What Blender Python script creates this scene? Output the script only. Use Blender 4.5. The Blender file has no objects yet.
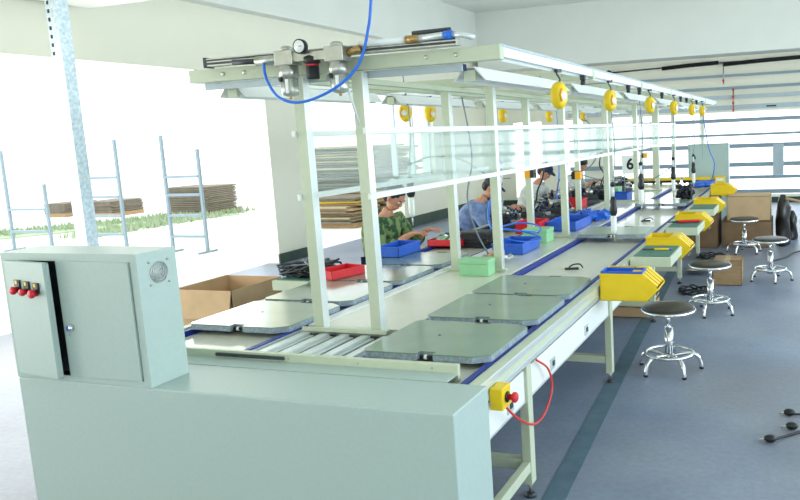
import bpy, bmesh, math, random
from mathutils import Vector, Matrix, Euler
random.seed(7)
S = bpy.context.scene
COL = S.collection
PI = math.pi

# ------------------------------------------------------------------ camera
cd = bpy.data.cameras.new('camera'); cam = bpy.data.objects.new('camera', cd); COL.objects.link(cam)
r0 = Vector((0.9481717, 0.31473842, -0.04370544))
r1 = Vector((0.00292618, -0.14618569, -0.98925284))
r2 = Vector((-0.31774498, 0.93785365, -0.13953011))
cam.matrix_world = Matrix(((r0.x, -r1.x, -r2.x, 0), (r0.y, -r1.y, -r2.y, 0), (r0.z, -r1.z, -r2.z, 1.7), (0, 0, 0, 1)))
cd.sensor_width = 36; cd.lens = 737.04 / 800 * 36
cd.shift_x = -(546.6 - 400) / 800; cd.shift_y = (236.24 - 250) / 800
cd.clip_start = 0.05; cd.clip_end = 500
S.camera = cam
# ------------------------------------------------------------------ world, sun, exposure
W = bpy.data.worlds.new('sky'); S.world = W; W.use_nodes = True
bg = W.node_tree.nodes['Background']; bg.inputs[0].default_value = (0.90, 0.97, 1.0, 1); bg.inputs[1].default_value = 2.6
S.view_settings.view_transform = 'Standard'; S.view_settings.look = 'None'
S.view_settings.exposure = 0.0; S.view_settings.gamma = 1; S.view_settings.use_curve_mapping = False
def area(name, loc, rot, sx, sy, power, col):
    l = bpy.data.lights.new(name, 'AREA'); l.shape = 'RECTANGLE'; l.size = sx; l.size_y = sy; l.energy = power; l.color = col
    o = bpy.data.objects.new(name, l); COL.objects.link(o); o.location = loc; o.rotation_euler = rot; return o
# daylight through the left and back openings, then two added fill lamps
area('daylight_window_left', (-7.35, 3.0, 1.5), (0, -PI/2, 0), 2.3, 11.0, 210, (1.0, 0.97, 0.88))
area('daylight_window_back', (-1.2, 16.9, 1.1), (-PI/2, 0, 0), 8.0, 1.7, 150, (0.80, 0.92, 1.0))
area('daylight_window_right', (5.2, 6.0, 2.0), (0, PI/2, 0), 2.2, 12.0, 620, (0.72, 0.88, 1.0))  # added fill that brightens right-hand faces and floor
area('daylight_window_near', (-1.5, -3.4, 1.9), (PI/2, 0, 0), 9.0, 2.4, 48, (0.80, 0.93, 1.0))  # added weak fill from behind the camera

# ------------------------------------------------------------------ materials
def mat(name, col, rough=.5, metal=0, noise=0, nscale=8, bump=0, spec=.5, trans=0, alpha=1, emis=None, emis_s=0, col2=None, stretch=None, ior=1.45):
    m = bpy.data.materials.new(name); m.use_nodes = True
    nt = m.node_tree; b = nt.nodes['Principled BSDF']
    b.inputs['Base Color'].default_value = (*col, 1); b.inputs['Roughness'].default_value = rough
    b.inputs['Metallic'].default_value = metal; b.inputs['Specular IOR Level'].default_value = spec
    b.inputs['Transmission Weight'].default_value = trans; b.inputs['Alpha'].default_value = alpha; b.inputs['IOR'].default_value = ior
    if emis: b.inputs['Emission Color'].default_value = (*emis, 1); b.inputs['Emission Strength'].default_value = emis_s
    if noise or col2 or bump:
        tc = nt.nodes.new('ShaderNodeTexCoord'); mp = nt.nodes.new('ShaderNodeMapping')
        n = nt.nodes.new('ShaderNodeTexNoise'); n.inputs['Scale'].default_value = nscale; n.inputs['Detail'].default_value = 6
        nt.links.new(tc.outputs['Object'], mp.inputs[0]); nt.links.new(mp.outputs[0], n.inputs['Vector'])
        if stretch: mp.inputs['Scale'].default_value = stretch
        if noise or col2:
            r = nt.nodes.new('ShaderNodeValToRGB')
            c2 = col2 if col2 else tuple(c * (1 - noise) for c in col)
            r.color_ramp.elements[0].position = .32; r.color_ramp.elements[0].color = (*c2, 1)
            r.color_ramp.elements[1].position = .68; r.color_ramp.elements[1].color = (*col, 1)
            nt.links.new(n.outputs['Fac'], r.inputs[0]); nt.links.new(r.outputs[0], b.inputs['Base Color'])
        if bump:
            bp = nt.nodes.new('ShaderNodeBump'); bp.inputs['Strength'].default_value = bump; bp.inputs['Distance'].default_value = .01
            nt.links.new(n.outputs['Fac'], bp.inputs['Height']); nt.links.new(bp.outputs[0], b.inputs['Normal'])
    return m
M = {}
M['paint'] = mat('grey_green_paint', (.42, .53, .50), .42, noise=.04, nscale=60)
M['frame'] = mat('cream_frame_paint', (.56, .62, .47), .4, noise=.04, nscale=30)
M['alu'] = mat('anodised_aluminium', (.74, .80, .80), .32, .55, noise=.06, nscale=20, stretch=(20, 1, 20))
M['white'] = mat('white_enamel', (.82, .86, .84), .35, noise=.03)
M['chrome'] = mat('chrome', (.82, .84, .86), .12, 1, noise=.05, nscale=15)
M['galv'] = mat('galvanised_steel', (.72, .80, .84), .4, .6, nscale=45, col2=(.45, .55, .62))
M['steel'] = mat('brushed_steel', (.50, .51, .46), .3, .8, noise=.15, nscale=30)
M['board'] = mat('pallet_board', (.19, .29, .19), .28, nscale=5, col2=(.16, .24, .17), spec=.5)
M['edge'] = mat('pallet_edge', (.34, .42, .50), .5, noise=.4, nscale=60)
M['lane'] = mat('lane_plate', (.70, .71, .60), .35, noise=.05, nscale=6)
M['belt'] = mat('blue_belt', (.015, .04, .30), .45, noise=.1, nscale=40)
M['bluep'] = mat('blue_plastic', (.03, .13, .62), .35, noise=.1, nscale=20)
M['hose'] = mat('blue_hose', (.02, .17, .75), .3, noise=.05, nscale=20)
M['red'] = mat('red_plastic', (.70, .02, .03), .35, noise=.1, nscale=20)
M['redc'] = mat('red_cable', (.75, .05, .04), .4, noise=.1, nscale=20)
M['yellow'] = mat('yellow_plastic', (.86, .60, .01), .4, noise=.06, nscale=12)
M['orange'] = mat('orange_plastic', (.90, .42, .01), .4, noise=.06, nscale=12)
M['green'] = mat('green_plastic', (.30, .62, .34), .45, noise=.06, nscale=12)
M['mat'] = mat('green_rubber_mat', (.06, .20, .15), .5, noise=.15, nscale=30)
M['black'] = mat('black_plastic', (.015, .017, .02), .4, noise=.3, nscale=30)
M['dark'] = mat('dark_grey_metal', (.06, .07, .08), .45, .3, noise=.3, nscale=30)
M['seat'] = mat('dark_vinyl_seat', (.035, .032, .028), .35, noise=.2, nscale=25, bump=.1)
M['cyl'] = mat('clear_bowl', (.75, .80, .80), .2, .3, noise=.1, nscale=30)
M['carton'] = mat('brown_cardboard', (.42, .28, .15), .85, nscale=10, col2=(.33, .21, .11), stretch=(1, 1, 6))
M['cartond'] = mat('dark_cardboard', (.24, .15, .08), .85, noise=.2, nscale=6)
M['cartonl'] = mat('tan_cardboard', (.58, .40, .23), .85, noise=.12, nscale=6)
M['paper'] = mat('crumpled_paper', (.62, .55, .42), .8, noise=.25, nscale=10)
M['bag'] = mat('black_plastic_bag', (.02, .02, .022), .3, noise=.4, nscale=8, bump=.8)
M['wall'] = mat('cream_wall', (.92, .90, .75), .9, noise=.03, nscale=1.5)
M['ceil'] = mat('pale_ceiling', (.86, .88, .82), .9, noise=.05, nscale=1.2)
M['skirt'] = mat('dark_green_skirting', (.03, .07, .05), .5, noise=.3, nscale=6)
M['stripe'] = mat('floor_stripe', (.07, .13, .18), .55, nscale=9, col2=(.11, .18, .23))
M['rail'] = mat('blue_grey_rail', (.48, .56, .60), .5, .2, noise=.08, nscale=10)
M['railx'] = mat('slate_grey_rail', (.28, .36, .42), .5, .2, noise=.08, nscale=10)
M['grass'] = mat('lawn', (.32, .44, .26), .9, nscale=3, col2=(.42, .47, .33))
M['yard'] = mat('bright_yard_concrete', (.80, .80, .74), .9, noise=.06, nscale=.6)
M['skin'] = mat('skin', (.55, .27, .17), .5, noise=.08, nscale=30)
M['hair'] = mat('black_hair', (.012, .012, .018), .5, noise=.3, nscale=80, bump=.5)
M['camo'] = mat('camouflage_cloth', (.025, .075, .035), .9, nscale=17, col2=(.17, .25, .09))
M['blueshirt'] = mat('blue_grey_shirt', (.22, .32, .52), .85, nscale=14, col2=(.10, .15, .32), bump=.5)
M['greyshirt'] = mat('pale_grey_shirt', (.60, .64, .60), .85, nscale=14, col2=(.40, .44, .42), bump=.5)
M['navy'] = mat('navy_cloth', (.02, .035, .09), .9, noise=.3, nscale=20)
M['wire'] = mat('white_wire', (.70, .74, .76), .4, noise=.05)
M['gwire'] = mat('grey_wire', (.16, .20, .24), .4, noise=.05)
M['foam'] = mat('black_pipe_foam', (.012, .012, .014), .9, noise=.2)
M['copper'] = mat('brass_fitting', (.50, .32, .12), .35, .8, noise=.2, nscale=20)
M['tube'] = mat('lamp_tube', (.9, .92, .92), .3, noise=.02)
M['lens'] = mat('gauge_face', (.85, .87, .85), .3, noise=.02)
def glassmat():
    m = bpy.data.materials.new('clear_acrylic'); m.use_nodes = True; nt = m.node_tree
    out = nt.nodes['Material Output']; nt.nodes.remove(nt.nodes['Principled BSDF'])
    t = nt.nodes.new('ShaderNodeBsdfTransparent'); g = nt.nodes.new('ShaderNodeBsdfGlossy'); d = nt.nodes.new('ShaderNodeBsdfDiffuse')
    n = nt.nodes.new('ShaderNodeTexNoise'); n.inputs['Scale'].default_value = 3
    r = nt.nodes.new('ShaderNodeValToRGB'); r.color_ramp.elements[0].color = (.90, .95, .94, 1); r.color_ramp.elements[1].color = (.96, .99, .98, 1)
    nt.links.new(n.outputs['Fac'], r.inputs[0]); nt.links.new(r.outputs[0], t.inputs[0])
    g.inputs['Roughness'].default_value = .04; d.inputs[0].default_value = (.8, .86, .86, 1)
    a = nt.nodes.new('ShaderNodeMixShader'); a.inputs[0].default_value = .07
    b = nt.nodes.new('ShaderNodeMixShader'); b.inputs[0].default_value = .10
    nt.links.new(t.outputs[0], a.inputs[1]); nt.links.new(g.outputs[0], a.inputs[2])
    nt.links.new(a.outputs[0], b.inputs[1]); nt.links.new(d.outputs[0], b.inputs[2]); nt.links.new(b.outputs[0], out.inputs[0])
    return m
M['glass'] = glassmat()
for k_, w_ in (('board', .7), ('lane', .5), ('floor', 0)):
    if k_ in M: n_ = M[k_].node_tree.nodes['Principled BSDF']; n_.inputs['Coat Weight'].default_value = w_; n_.inputs['Coat Roughness'].default_value = .12
for k_ in ('camo',):
    for n_ in M[k_].node_tree.nodes:
        if n_.type == 'VALTORGB': n_.color_ramp.elements[0].position = .46; n_.color_ramp.elements[1].position = .54
M['cartonp'] = mat('faded_cardboard', (.22, .19, .145), .9, noise=.2, nscale=6)
M['cartonq'] = mat('pale_cardboard', (.46, .39, .24), .9, noise=.2, nscale=6)
M['bowl'] = mat('smoked_bowl', (.50, .53, .48), .25, .5, noise=.15, nscale=30)
def floormat():
    m = bpy.data.materials.new('worn_concrete_floor'); m.use_nodes = True; nt = m.node_tree; b = nt.nodes['Principled BSDF']
    tc = nt.nodes.new('ShaderNodeTexCoord')
    def noise(s, d): 
        n = nt.nodes.new('ShaderNodeTexNoise'); n.inputs['Scale'].default_value = s; n.inputs['Detail'].default_value = d
        nt.links.new(tc.outputs['Object'], n.inputs['Vector']); return n
    n1 = noise(1.1, 8); n2 = noise(.38, 4); n3 = noise(30, 4)
    r = nt.nodes.new('ShaderNodeValToRGB'); r.color_ramp.elements[0].position = .3; r.color_ramp.elements[0].color = (.17, .23, .35, 1)
    r.color_ramp.elements[1].position = .72; r.color_ramp.elements[1].color = (.32, .39, .51, 1); nt.links.new(n1.outputs['Fac'], r.inputs[0])
    r2_ = nt.nodes.new('ShaderNodeValToRGB'); r2_.color_ramp.elements[0].position = .42; r2_.color_ramp.elements[0].color = (0, 0, 0, 1)
    r2_.color_ramp.elements[1].position = .70; r2_.color_ramp.elements[1].color = (.8, .8, .8, 1); nt.links.new(n2.outputs['Fac'], r2_.inputs[0])
    mx = nt.nodes.new('ShaderNodeMix'); mx.data_type = 'RGBA'; nt.links.new(r2_.outputs[0], mx.inputs[0]); nt.links.new(r.outputs[0], mx.inputs[6]); mx.inputs[7].default_value = (.25, .23, .21, 1)
    m3 = nt.nodes.new('ShaderNodeMix'); m3.data_type = 'RGBA'; m3.blend_type = 'MULTIPLY'; m3.inputs[0].default_value = .35
    nt.links.new(mx.outputs[2], m3.inputs[6]); nt.links.new(n3.outputs['Fac'], m3.inputs[7])
    nt.links.new(m3.outputs[2], b.inputs['Base Color'])
    b.inputs['Roughness'].default_value = .42
    bp = nt.nodes.new('ShaderNodeBump'); bp.inputs['Strength'].default_value = .15; nt.links.new(n3.outputs['Fac'], bp.inputs['Height']); nt.links.new(bp.outputs[0], b.inputs['Normal'])
    return m
M['floor'] = floormat()

# ------------------------------------------------------------------ mesh helpers
class G:
    """collects shapes for one mesh; m = material name per shape"""
    def __init__(s): s.bm = bmesh.new(); s.ms = []
    def mi(s, m):
        if m not in s.ms: s.ms.append(m)
        return s.ms.index(m)
    def faces(s, vs, fs, m, smooth=False):
        i = s.mi(m); v = [s.bm.verts.new(p) for p in vs]
        for f in fs:
            try: fc = s.bm.faces.new([v[k] for k in f]); fc.material_index = i; fc.smooth = smooth
            except ValueError: pass
        return s
    def box(s, x0, x1, y0, y1, z0, z1, m, T=None):
        vs = [Vector(p) for p in ((x0,y0,z0),(x1,y0,z0),(x1,y1,z0),(x0,y1,z0),(x0,y0,z1),(x1,y0,z1),(x1,y1,z1),(x0,y1,z1))]
        if T: vs = [T @ v for v in vs]
        return s.faces(vs, ((0,3,2,1),(4,5,6,7),(0,1,5,4),(1,2,6,5),(2,3,7,6),(3,0,4,7)), m)
    def prism(s, poly, z0, z1, m, T=None, m2=None):
        n = len(poly); vs = [Vector((x, y, z0)) for x, y in poly] + [Vector((x, y, z1)) for x, y in poly]
        if T: vs = [T @ v for v in vs]
        s.faces(vs, [tuple(range(n-1, -1, -1)), tuple(range(n, 2*n))], m)
        return s.faces(vs, [(k, (k+1) % n, n + (k+1) % n, n+k) for k in range(n)], m2 or m)
    def tube(s, pts, r, m, seg=8, closed=False, caps=True):
        pts = [Vector(p) for p in pts]; n = len(pts); rings = []; up = None
        for k, p in enumerate(pts):
            a = pts[(k-1) % n] if (k or closed) else p; b = pts[(k+1) % n] if (k < n-1 or closed) else p
            t = (b - a).normalized()
            if up is None: up = Vector((0, 0, 1)) if abs(t.z) < .9 else Vector((1, 0, 0))
            u = t.cross(up)
            if u.length < 1e-4: u = t.orthogonal()
            u.normalize(); w = t.cross(u).normalized(); up = -w if False else up
            up = (u.cross(t)).normalized()
            rr = r[k] if isinstance(r, (list, tuple)) else r
            rings.append([p + (u * math.cos(2*PI*j/seg) + up * math.sin(2*PI*j/seg)) * rr for j in range(seg)])
        vs = [v for rg in rings for v in rg]; fs = []
        for k in range(n if closed else n-1):
            k2 = (k+1) % n
            for j in range(seg):
                j2 = (j+1) % seg; fs.append((k*seg+j, k*seg+j2, k2*seg+j2, k2*seg+j))
        if caps and not closed: fs += [tuple(range(seg-1, -1, -1)), tuple((n-1)*seg + j for j in range(seg))]
        return s.faces(vs, fs, m, True)
    def cyl(s, p0, p1, r0, m, r1=None, seg=16): return s.tube([p0, p1], [r0, r0 if r1 is None else r1], m, seg)
    def lathe(s, prof, m, c=(0, 0, 0), seg=20, T=None):
        vs = []; n = len(prof)
        for r, z in prof:
            for j in range(seg): 
                v = Vector((r*math.cos(2*PI*j/seg), r*math.sin(2*PI*j/seg), z))
                vs.append((T @ v if T else v) + Vector(c))
        fs = [(k*seg+j, k*seg+(j+1) % seg, (k+1)*seg+(j+1) % seg, (k+1)*seg+j) for k in range(n-1) for j in range(seg)]
        fs += [tuple(range(seg-1, -1, -1)), tuple((n-1)*seg+j for j in range(seg))]
        return s.faces(vs, fs, m, True)
    def ball(s, c, rx, ry, rz, m, T=None, seg=14, rings=9):
        prof = [(math.sin(PI*k/rings), -math.cos(PI*k/rings)) for k in range(rings+1)]
        prof[0] = (.02, -1); prof[-1] = (.02, 1)
        D = Matrix.Diagonal((rx, ry, rz)).to_4x4(); D = (T @ D) if T else D
        return s.lathe(prof, m, c, seg, D)
def curve(pts, n=6, closed=False):
    """Catmull-Rom through the points"""
    P = [Vector(p) for p in pts]; out = []; N = len(P)
    for i in range(N if closed else N-1):
        g = (lambda k: P[k % N]) if closed else (lambda k: P[max(0, min(N-1, k))])
        p0, p1, p2, p3 = g(i-1), g(i), g(i+1), g(i+2)
        for k in range(n):
            t = k/n; out.append(.5*((2*p1) + (p2-p0)*t + (2*p0-5*p1+4*p2-p3)*t*t + (3*p1-p0-3*p2+p3)*t**3))
    if not closed: out.append(P[-1])
    return out
def obj(name, g, parent=None, bevel=0, off=None):
    """links the shapes as ONE mesh; with off the shapes are in world coordinates and are moved to the parent's frame"""
    me = bpy.data.meshes.new(name)
    if off is not None:
        for v in g.bm.verts: v.co -= Vector(off)
    bmesh.ops.recalc_face_normals(g.bm, faces=g.bm.faces)
    g.bm.to_mesh(me); g.bm.free()
    for m in g.ms: me.materials.append(M[m])
    o = bpy.data.objects.new(name, me); COL.objects.link(o)
    if parent: o.parent = parent
    if bevel:
        b = o.modifiers.new('bevel', 'BEVEL'); b.width = bevel; b.segments = 2; b.limit_method = 'ANGLE'
    return o
def tag(o, label, cat, group=None, kind=None):
    o['label'] = label; o['category'] = cat
    if group: o['group'] = group
    if kind: o['kind'] = kind
    return o
def thing(name, label, cat, loc=(0, 0, 0), rz=0, group=None):
    o = bpy.data.objects.new(name, None); o.empty_display_size = .1; COL.objects.link(o)
    o.location = loc; o.rotation_euler = (0, 0, rz); return tag(o, label, cat, group)
def solo(name, g, label, cat, loc=None, group=None, bevel=0, kind=None):
    o = obj(name, g, None, bevel, off=loc)
    if loc is not None: o.location = loc
    return tag(o, label, cat, group, kind)
def dup(root, loc, rz, label, group=None):
    def rec(o, par):
        c = o.copy(); COL.objects.link(c); c.parent = par
        for ch in o.children: rec(ch, c)
        return c
    r = rec(root, None); r.location = loc; r.rotation_euler = (0, 0, rz); r['label'] = label
    if group: r['group'] = group
    return r
def struct(name, g):
    o = obj(name, g); o['kind'] = 'structure'; return o

# ================================================================== THE SETTING
ZC = 4.42
g = G(); g.box(-7.2, 4.7, -3.2, 16.7, -.1, 0, 'floor'); struct('floor', g)
g = G(); g.box(-7.4, 4.9, -3.4, 16.9, ZC, ZC+.15, 'ceil'); struct('ceiling', g)
# left wall: lintel, pier, far section with window
g = G()
g.box(-7.3, -7.0, -3.2, 16.7, 2.65, ZC, 'wall')
g.box(-7.3, -7.0, 8.68, 9.40, 0, 2.65, 'wall')
g.box(-7.3, -7.0, -3.2, -2.2, 0, 2.65, 'wall')
g.box(-7.3, -7.0, 12.35, 16.7, 0, .95, 'wall'); g.box(-7.3, -7.0, 13.75, 16.7, .95, 2.65, 'wall')
struct('wall_left', g)
g = G(); g.box(-7.0, -6.8, -3.2, 16.5, 3.46, ZC, 'ceil'); struct('trim_1', g)
# transverse ceiling beam near the camera
g = G(); g.box(-6.8, 4.5, 4.9, 5.9, 3.15, ZC, 'ceil'); struct('trim_2', g)
g = G(); g.box(-7.0, -6.97, 8.66, 9.42, 0, .14, 'skirt'); g.box(-7.0, -6.97, 12.35, 16.5, 0, .2, 'skirt'); struct('baseboard_left', g)
# window in the far part of the left wall
g = G(); 
for y in (12.35, 13.05, 13.70): g.box(-7.2, -7.1, y, y+.05, .95, 2.65, 'white')
g.box(-7.2, -7.1, 12.35, 13.75, .95, 1.0, 'white'); g.box(-7.2, -7.1, 12.35, 13.75, 2.6, 2.65, 'white'); struct('window_1', g)
# back wall with window bands
g = G()
g.box(-7.0, 4.5, 16.5, 16.7, 3.2, ZC, 'wall'); g.box(-7.0, 4.5, 16.5, 16.7, 1.95, 3.2, 'wall')
g.box(-7.0, 4.5, 16.5, 16.7, 0, .18, 'wall')
g.box(-7.0, -6.3, 16.5, 16.7, .18, 1.95, 'wall')
for x in (-5.6, -4.6, -3.3, -1.95, .3, 2.6): g.box(x, x+(.55 if x < -4 else .1), 16.5, 16.7, .18, 1.95, 'wall')
struct('wall_back', g)
g = G(); g.box(-6.8, 4.5, 15.75, 16.5, 3.13, ZC, 'ceil'); struct('trim_3', g)
g = G(); g.box(-7, 4.5, 16.47, 16.5, 0, .12, 'skirt'); struct('baseboard_back', g)
# right wall and the wall behind the camera, with window openings
g = G(); g.box(4.5, 4.7, -3.2, 16.7, 0, .9, 'wall'); g.box(4.5, 4.7, -3.2, 16.7, 3.1, ZC, 'wall')
for y in (-3.2, 1.3, 5.8, 10.3, 15.2): g.box(4.5, 4.7, y, y+.9, .9, 3.1, 'wall')
struct('wall_right', g)
g = G(); g.box(-7.3, 4.7, -3.4, -3.2, 0, .7, 'wall'); g.box(-7.3, 4.7, -3.4, -3.2, 3.1, ZC, 'wall')
for x, w in ((-7.3, 2.4), (-3.2, 1.6), (.2, 1.9), (3.3, 1.4)): g.box(x, x+w, -3.4, -3.2, .7, 3.1, 'wall')
struct('wall_front', g)
# green floor stripe
g = G(); g.prism([(-1.01, 1.2), (-.90, 1.2), (-1.70, 15.5), (-1.81, 15.5)], 0, .003, 'stripe'); o = obj('trim_4', g); o['kind'] = 'structure'

# outdoors, seen through the left openings
g = G(); g.box(-60, -7.2, -20, 60, -.12, -.02, 'yard'); o = obj('ground', g); o['kind'] = 'structure'
g = G()
for _ in range(2600):
    t = random.random(); x = -17.2 + 3.2*t + random.uniform(-.5, .5); y = 9.8 + 6.0*t + random.uniform(-.6, .6); a = random.uniform(0, PI)
    if abs(x+14.6) < .8 and 14.7 < y < 15.9: continue
    if random.random() < .35: x = random.uniform(-14.4, -13.4); y = random.uniform(11, 15.6)
    h = random.uniform(.05, .16); dx, dy = .04*math.cos(a), .04*math.sin(a)
    g.faces([(x-dx, y-dy, -.02), (x+dx, y+dy, -.02), (x+random.uniform(-.05, .05), y, h)], ((0, 1, 2),), 'grass')
g.prism([(-17.6, 9.4), (-16.6, 9.2), (-13.2, 15.0), (-14.4, 16.2)], -.02, .01, 'grass')
tag(obj('lawn_grass', g), 'strip of green grass on the bright ground outside the left openings', 'grass', kind='stuff')

# ---- galvanised pole with holes, left foreground
t = thing('metal_post', 'galvanised perforated steel post rising behind the control cabinet at left', 'post', (-4.66, 3.8, 0))
g = G(); cx, cy = -4.66, 3.8
g.box(cx-.035, cx+.05, cy-.045, cy-.035, 0, ZC, 'galv'); g.box(cx-.045, cx-.035, cy-.045, cy+.045, 0, ZC, 'galv')
g.box(cx-.035, cx+.05, cy+.035, cy+.045, 0, ZC, 'galv'); g.box(cx+.04, cx+.05, cy-.035, cy+.035, 0, ZC, 'galv')
for k in range(8): g.box(cx-.05, cx-.044, cy-.02, cy+.005, 2.35+k*.055+.0, 2.375+k*.055, 'black'); 
for k in range(8): g.box(cx-.03, cx-.012, cy-.0465, cy-.045, 2.35+k*.055, 2.375+k*.055, 'black')
obj('shaft', g, t, off=t.location)
g = G(); g.box(cx-.09, cx+.09, cy-.09, cy+.09, 0, .012, 'galv'); obj('base_plate', g, t, off=t.location)

# ================================================================== THE LINE
XL, XR, Y0, Y1 = -3.15, -1.15, 2.50, 12.6
XC = (XL+XR)/2
line = thing('conveyor_line', 'long double-lane assembly conveyor with blue belts and cream frame', 'conveyor', (XC, 2.6, 0))
LO = line.location
def part(name, g, bevel=0, parent=None): return obj(name, g, parent or line, bevel, off=LO)
def rail_profile(x, s):   # side beam; s=+1 outer face to the right
    g = G()
    g.box(min(x, x-s*.045), max(x, x-s*.045), Y0, Y1, .655, .742, 'frame')
    g.box(min(x+s*.004, x), max(x+s*.004, x), Y0, Y1, .714, .742, 'alu'); g.box(min(x+s*.004, x), max(x+s*.004, x), Y0, Y1, .655, .682, 'alu')
    return g
part('side_rail', rail_profile(XR, 1), .003); part('side_rail', rail_profile(XL, -1), .003)
for x in (XR-.06, XL+.02):
    g = G(); g.box(x, x+.04, Y0, Y1, .47, .625, 'white')
    g.box(x-.002, x+.042, Y0, Y1, .47, .485, 'alu')
    part('cable_duct', g, .003)
# lanes
for x0, x1 in ((-1.86, -1.20), (-3.10, -2.44)):
    g = G(); g.box(x0+.056, x1-.056, Y0, Y1, .695, .712, 'lane'); part('lane_bed', g)
    for a, b in ((x0, x0+.012), (x1-.012, x1)):
        g = G(); g.box(a, b, Y0, Y1, .66, .733, 'alu'); part('belt_guide', g)
    for a in (x0+.014, x1-.042):
        g = G(); g.box(a, a+.028, Y0, Y1, .695, .738, 'belt'); part('drive_belt', g)
g = G(); g.box(-2.44, -1.86, 3.2, Y1, .70, .742, 'lane'); g.box(-2.44, -2.36, 3.2, Y1, .742, .747, 'white'); part('centre_deck', g, .002)
# four bright ribs between the end housing and the first post base
for k in range(5):
    g = G(); x = -2.42+k*.118
    g.box(x, x+.085, 2.52, 3.10, .70, .722, 'alu'); g.box(x+.02, x+.065, 2.52, 3.10, .722, .738, 'alu'); part('profile_rib', g, .003)
g = G(); g.box(-2.44, -1.86, 2.52, 3.2, .68, .70, 'dark'); part('under_plate', g)
LEGY = [3.07+1.62*k for k in range(6)] + [12.3]
for y in LEGY:
    for x, s in ((XR, 1), (XL, -1)):
        lg = G(); a, b = (x-.048, x-.004) if s > 0 else (x+.004, x+.048)
        lg.box(a, b, y-.03, y+.03, .07, .655, 'frame'); o = part('leg', lg, .003)
        g = G(); m_ = (a+b)/2; g.cyl((m_, y, .02), (m_, y, .08), .009, 'steel'); g.lathe([(.028, 0), (.028, .012), (.014, .022)], 'dark', (m_, y, 0)); part('levelling_foot', g, parent=o) if False else obj('levelling_foot', g, o, off=LO)
    g = G(); g.box(XL+.05, XR-.05, y-.025, y+.025, .14, .19, 'frame'); part('cross_brace', g, .003)
    g = G(); g.box(XL+.05, XR-.05, y-.02, y+.02, .60, .655, 'frame'); part('cross_brace', g, .003)
for k in range(len(LEGY)-1):
    pass
g = G(); g.box(XR-.045, XR-.008, Y0+.0, LEGY[0]-.03, .135, .185, 'frame'); part('foot_rail', g, .003)
g = G(); g.box(XL+.008, XL+.045, Y0+.0, LEGY[0]-.03, .135, .185, 'frame'); part('foot_rail', g, .003)
# small sockets along the right side duct
for k, y in enumerate((2.85, 3.45, 4.1, 5.0, 6.3, 7.9)):
    g = G(); g.box(XR-.020, XR-.012, y-.035, y+.035, .50, .56, 'alu'); g.box(XR-.012, XR-.008, y-.014, y+.014, .52, .545, 'dark'); part('socket_plate', g)

# ---- end housing
t = thing('end_housing', 'big grey-green sheet metal end cabinet closing the near end of the line', 'cabinet', (-2.15, 2.34, 0))
g = G(); g.box(-3.19, -1.11, 2.19, 2.495, 0, .75, 'paint'); obj('body', g, t, .006, off=t.location)
g = G(); g.box(-2.72, -1.285, 2.60, 2.625, .70, .785, 'frame'); g.box(-2.72, -1.285, 2.497, 2.60, .745, .751, 'paint')
for x in (-2.5, -2.1, -1.75, -1.4): g.cyl((x, 2.597, .767), (x, 2.60, .767), .006, 'steel', seg=8)
obj('back_flange', g, t, .002, off=t.location)
g = G(); g.box(-2.49, -2.12, 2.590, 2.597, .760, .775, 'dark'); obj('slot_plate', g, t, off=t.location)
# ---- control cabinet
t = thing('control_cabinet', 'grey steel control cabinet with half open door and red buttons on the end housing', 'control cabinet', (-2.82, 2.28, .75))
L_ = t.location
g = G()
x0, x1, ya, yb, za, zb = -3.19, -2.445, 2.19, 2.385, .751, 1.297
g.box(x0+.006, x1-.006, yb-.006, yb, za+.006, zb-.006, 'paint'); g.box(x0, x0+.006, ya+.006, yb, za+.006, zb-.006, 'paint'); g.box(x1-.006, x1, ya+.006, yb, za+.006, zb-.006, 'paint')
g.box(x0, x1, ya+.006, yb, za, za+.006, 'paint'); g.box(x0, x1, ya+.006, yb, zb-.006, zb, 'paint')
g.box(x0, x1, ya, ya+.006, za, za+.025, 'paint'); g.box(x0, x1, ya, ya+.006, zb-.032, zb, 'paint')
g.box(x0, x0+.03, ya, ya+.006, za+.025, zb-.032, 'paint'); g.box(x1-.035, x1, ya, ya+.006, za+.025, zb-.032, 'paint')
obj('body', g, t, 0, off=L_)
g = G(); g.box(x0+.03, x1-.035, ya+.05, ya+.055, za+.02, zb-.03, 'dark'); obj('inner_plate', g, t, off=L_)
def doorleaf(w, h):
    g = G(); g.box(0, w, -.012, 0, 0, h, 'paint'); g.box(0, w, 0, .012, 0, .008, 'paint'); g.box(0, w, 0, .012, h-.008, h, 'paint')
    g.box(0, .008, 0, .012, 0, h, 'paint'); g.box(w-.008, w, 0, .012, 0, h, 'paint'); return g
dl = obj('door', doorleaf(.285, .487), t, .0015); dl.location = Vector((x0+.035, ya-.002, za+.027)) - L_; dl.rotation_euler = (0, 0, math.radians(-9))
dr = obj('door', doorleaf(.385, .487), t, .0015); dr.location = Vector((x1-.04-.385, ya+.004, za+.027)) - L_
for k, (bx, bz) in enumerate(((.088, .368), (.155, .365), (.222, .362))):
    g = G(); g.box(bx-.014, bx+.022, -.02, -.012, bz-.002, bz+.042, 'black'); g.box(bx-.004, bx+.01, -.022, -.019, bz+.026, bz+.04, 'yellow')
    r = (.017, .015, .018)[k]
    g.lathe([(r*.75, 0), (r*.75, .012), (r, .014), (r, .024), (r*.7, .028)], 'red', (bx, -.016, bz), 14, Matrix.Rotation(PI/2, 4, 'X'))
    b_ = obj('push_button', g, dl); b_['label'] = 'red mushroom push button on black plate'
g = G(); g.lathe([(.015, 0), (.015, .012), (.011, .018)], 'chrome', (.045, -.012, .21), 16, Matrix.Rotation(PI/2, 4, 'X')); g.box(.043, .047, -.034, -.029, .20, .22, 'bluep')
g.box(.03, .04, -.02, -.012, .175, .19, 'chrome'); o = obj('lock', g, dr); o['label'] = 'chrome round cabinet lock'
g = G(); fx = x1+.001; fc = (2.292, 1.207)
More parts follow.
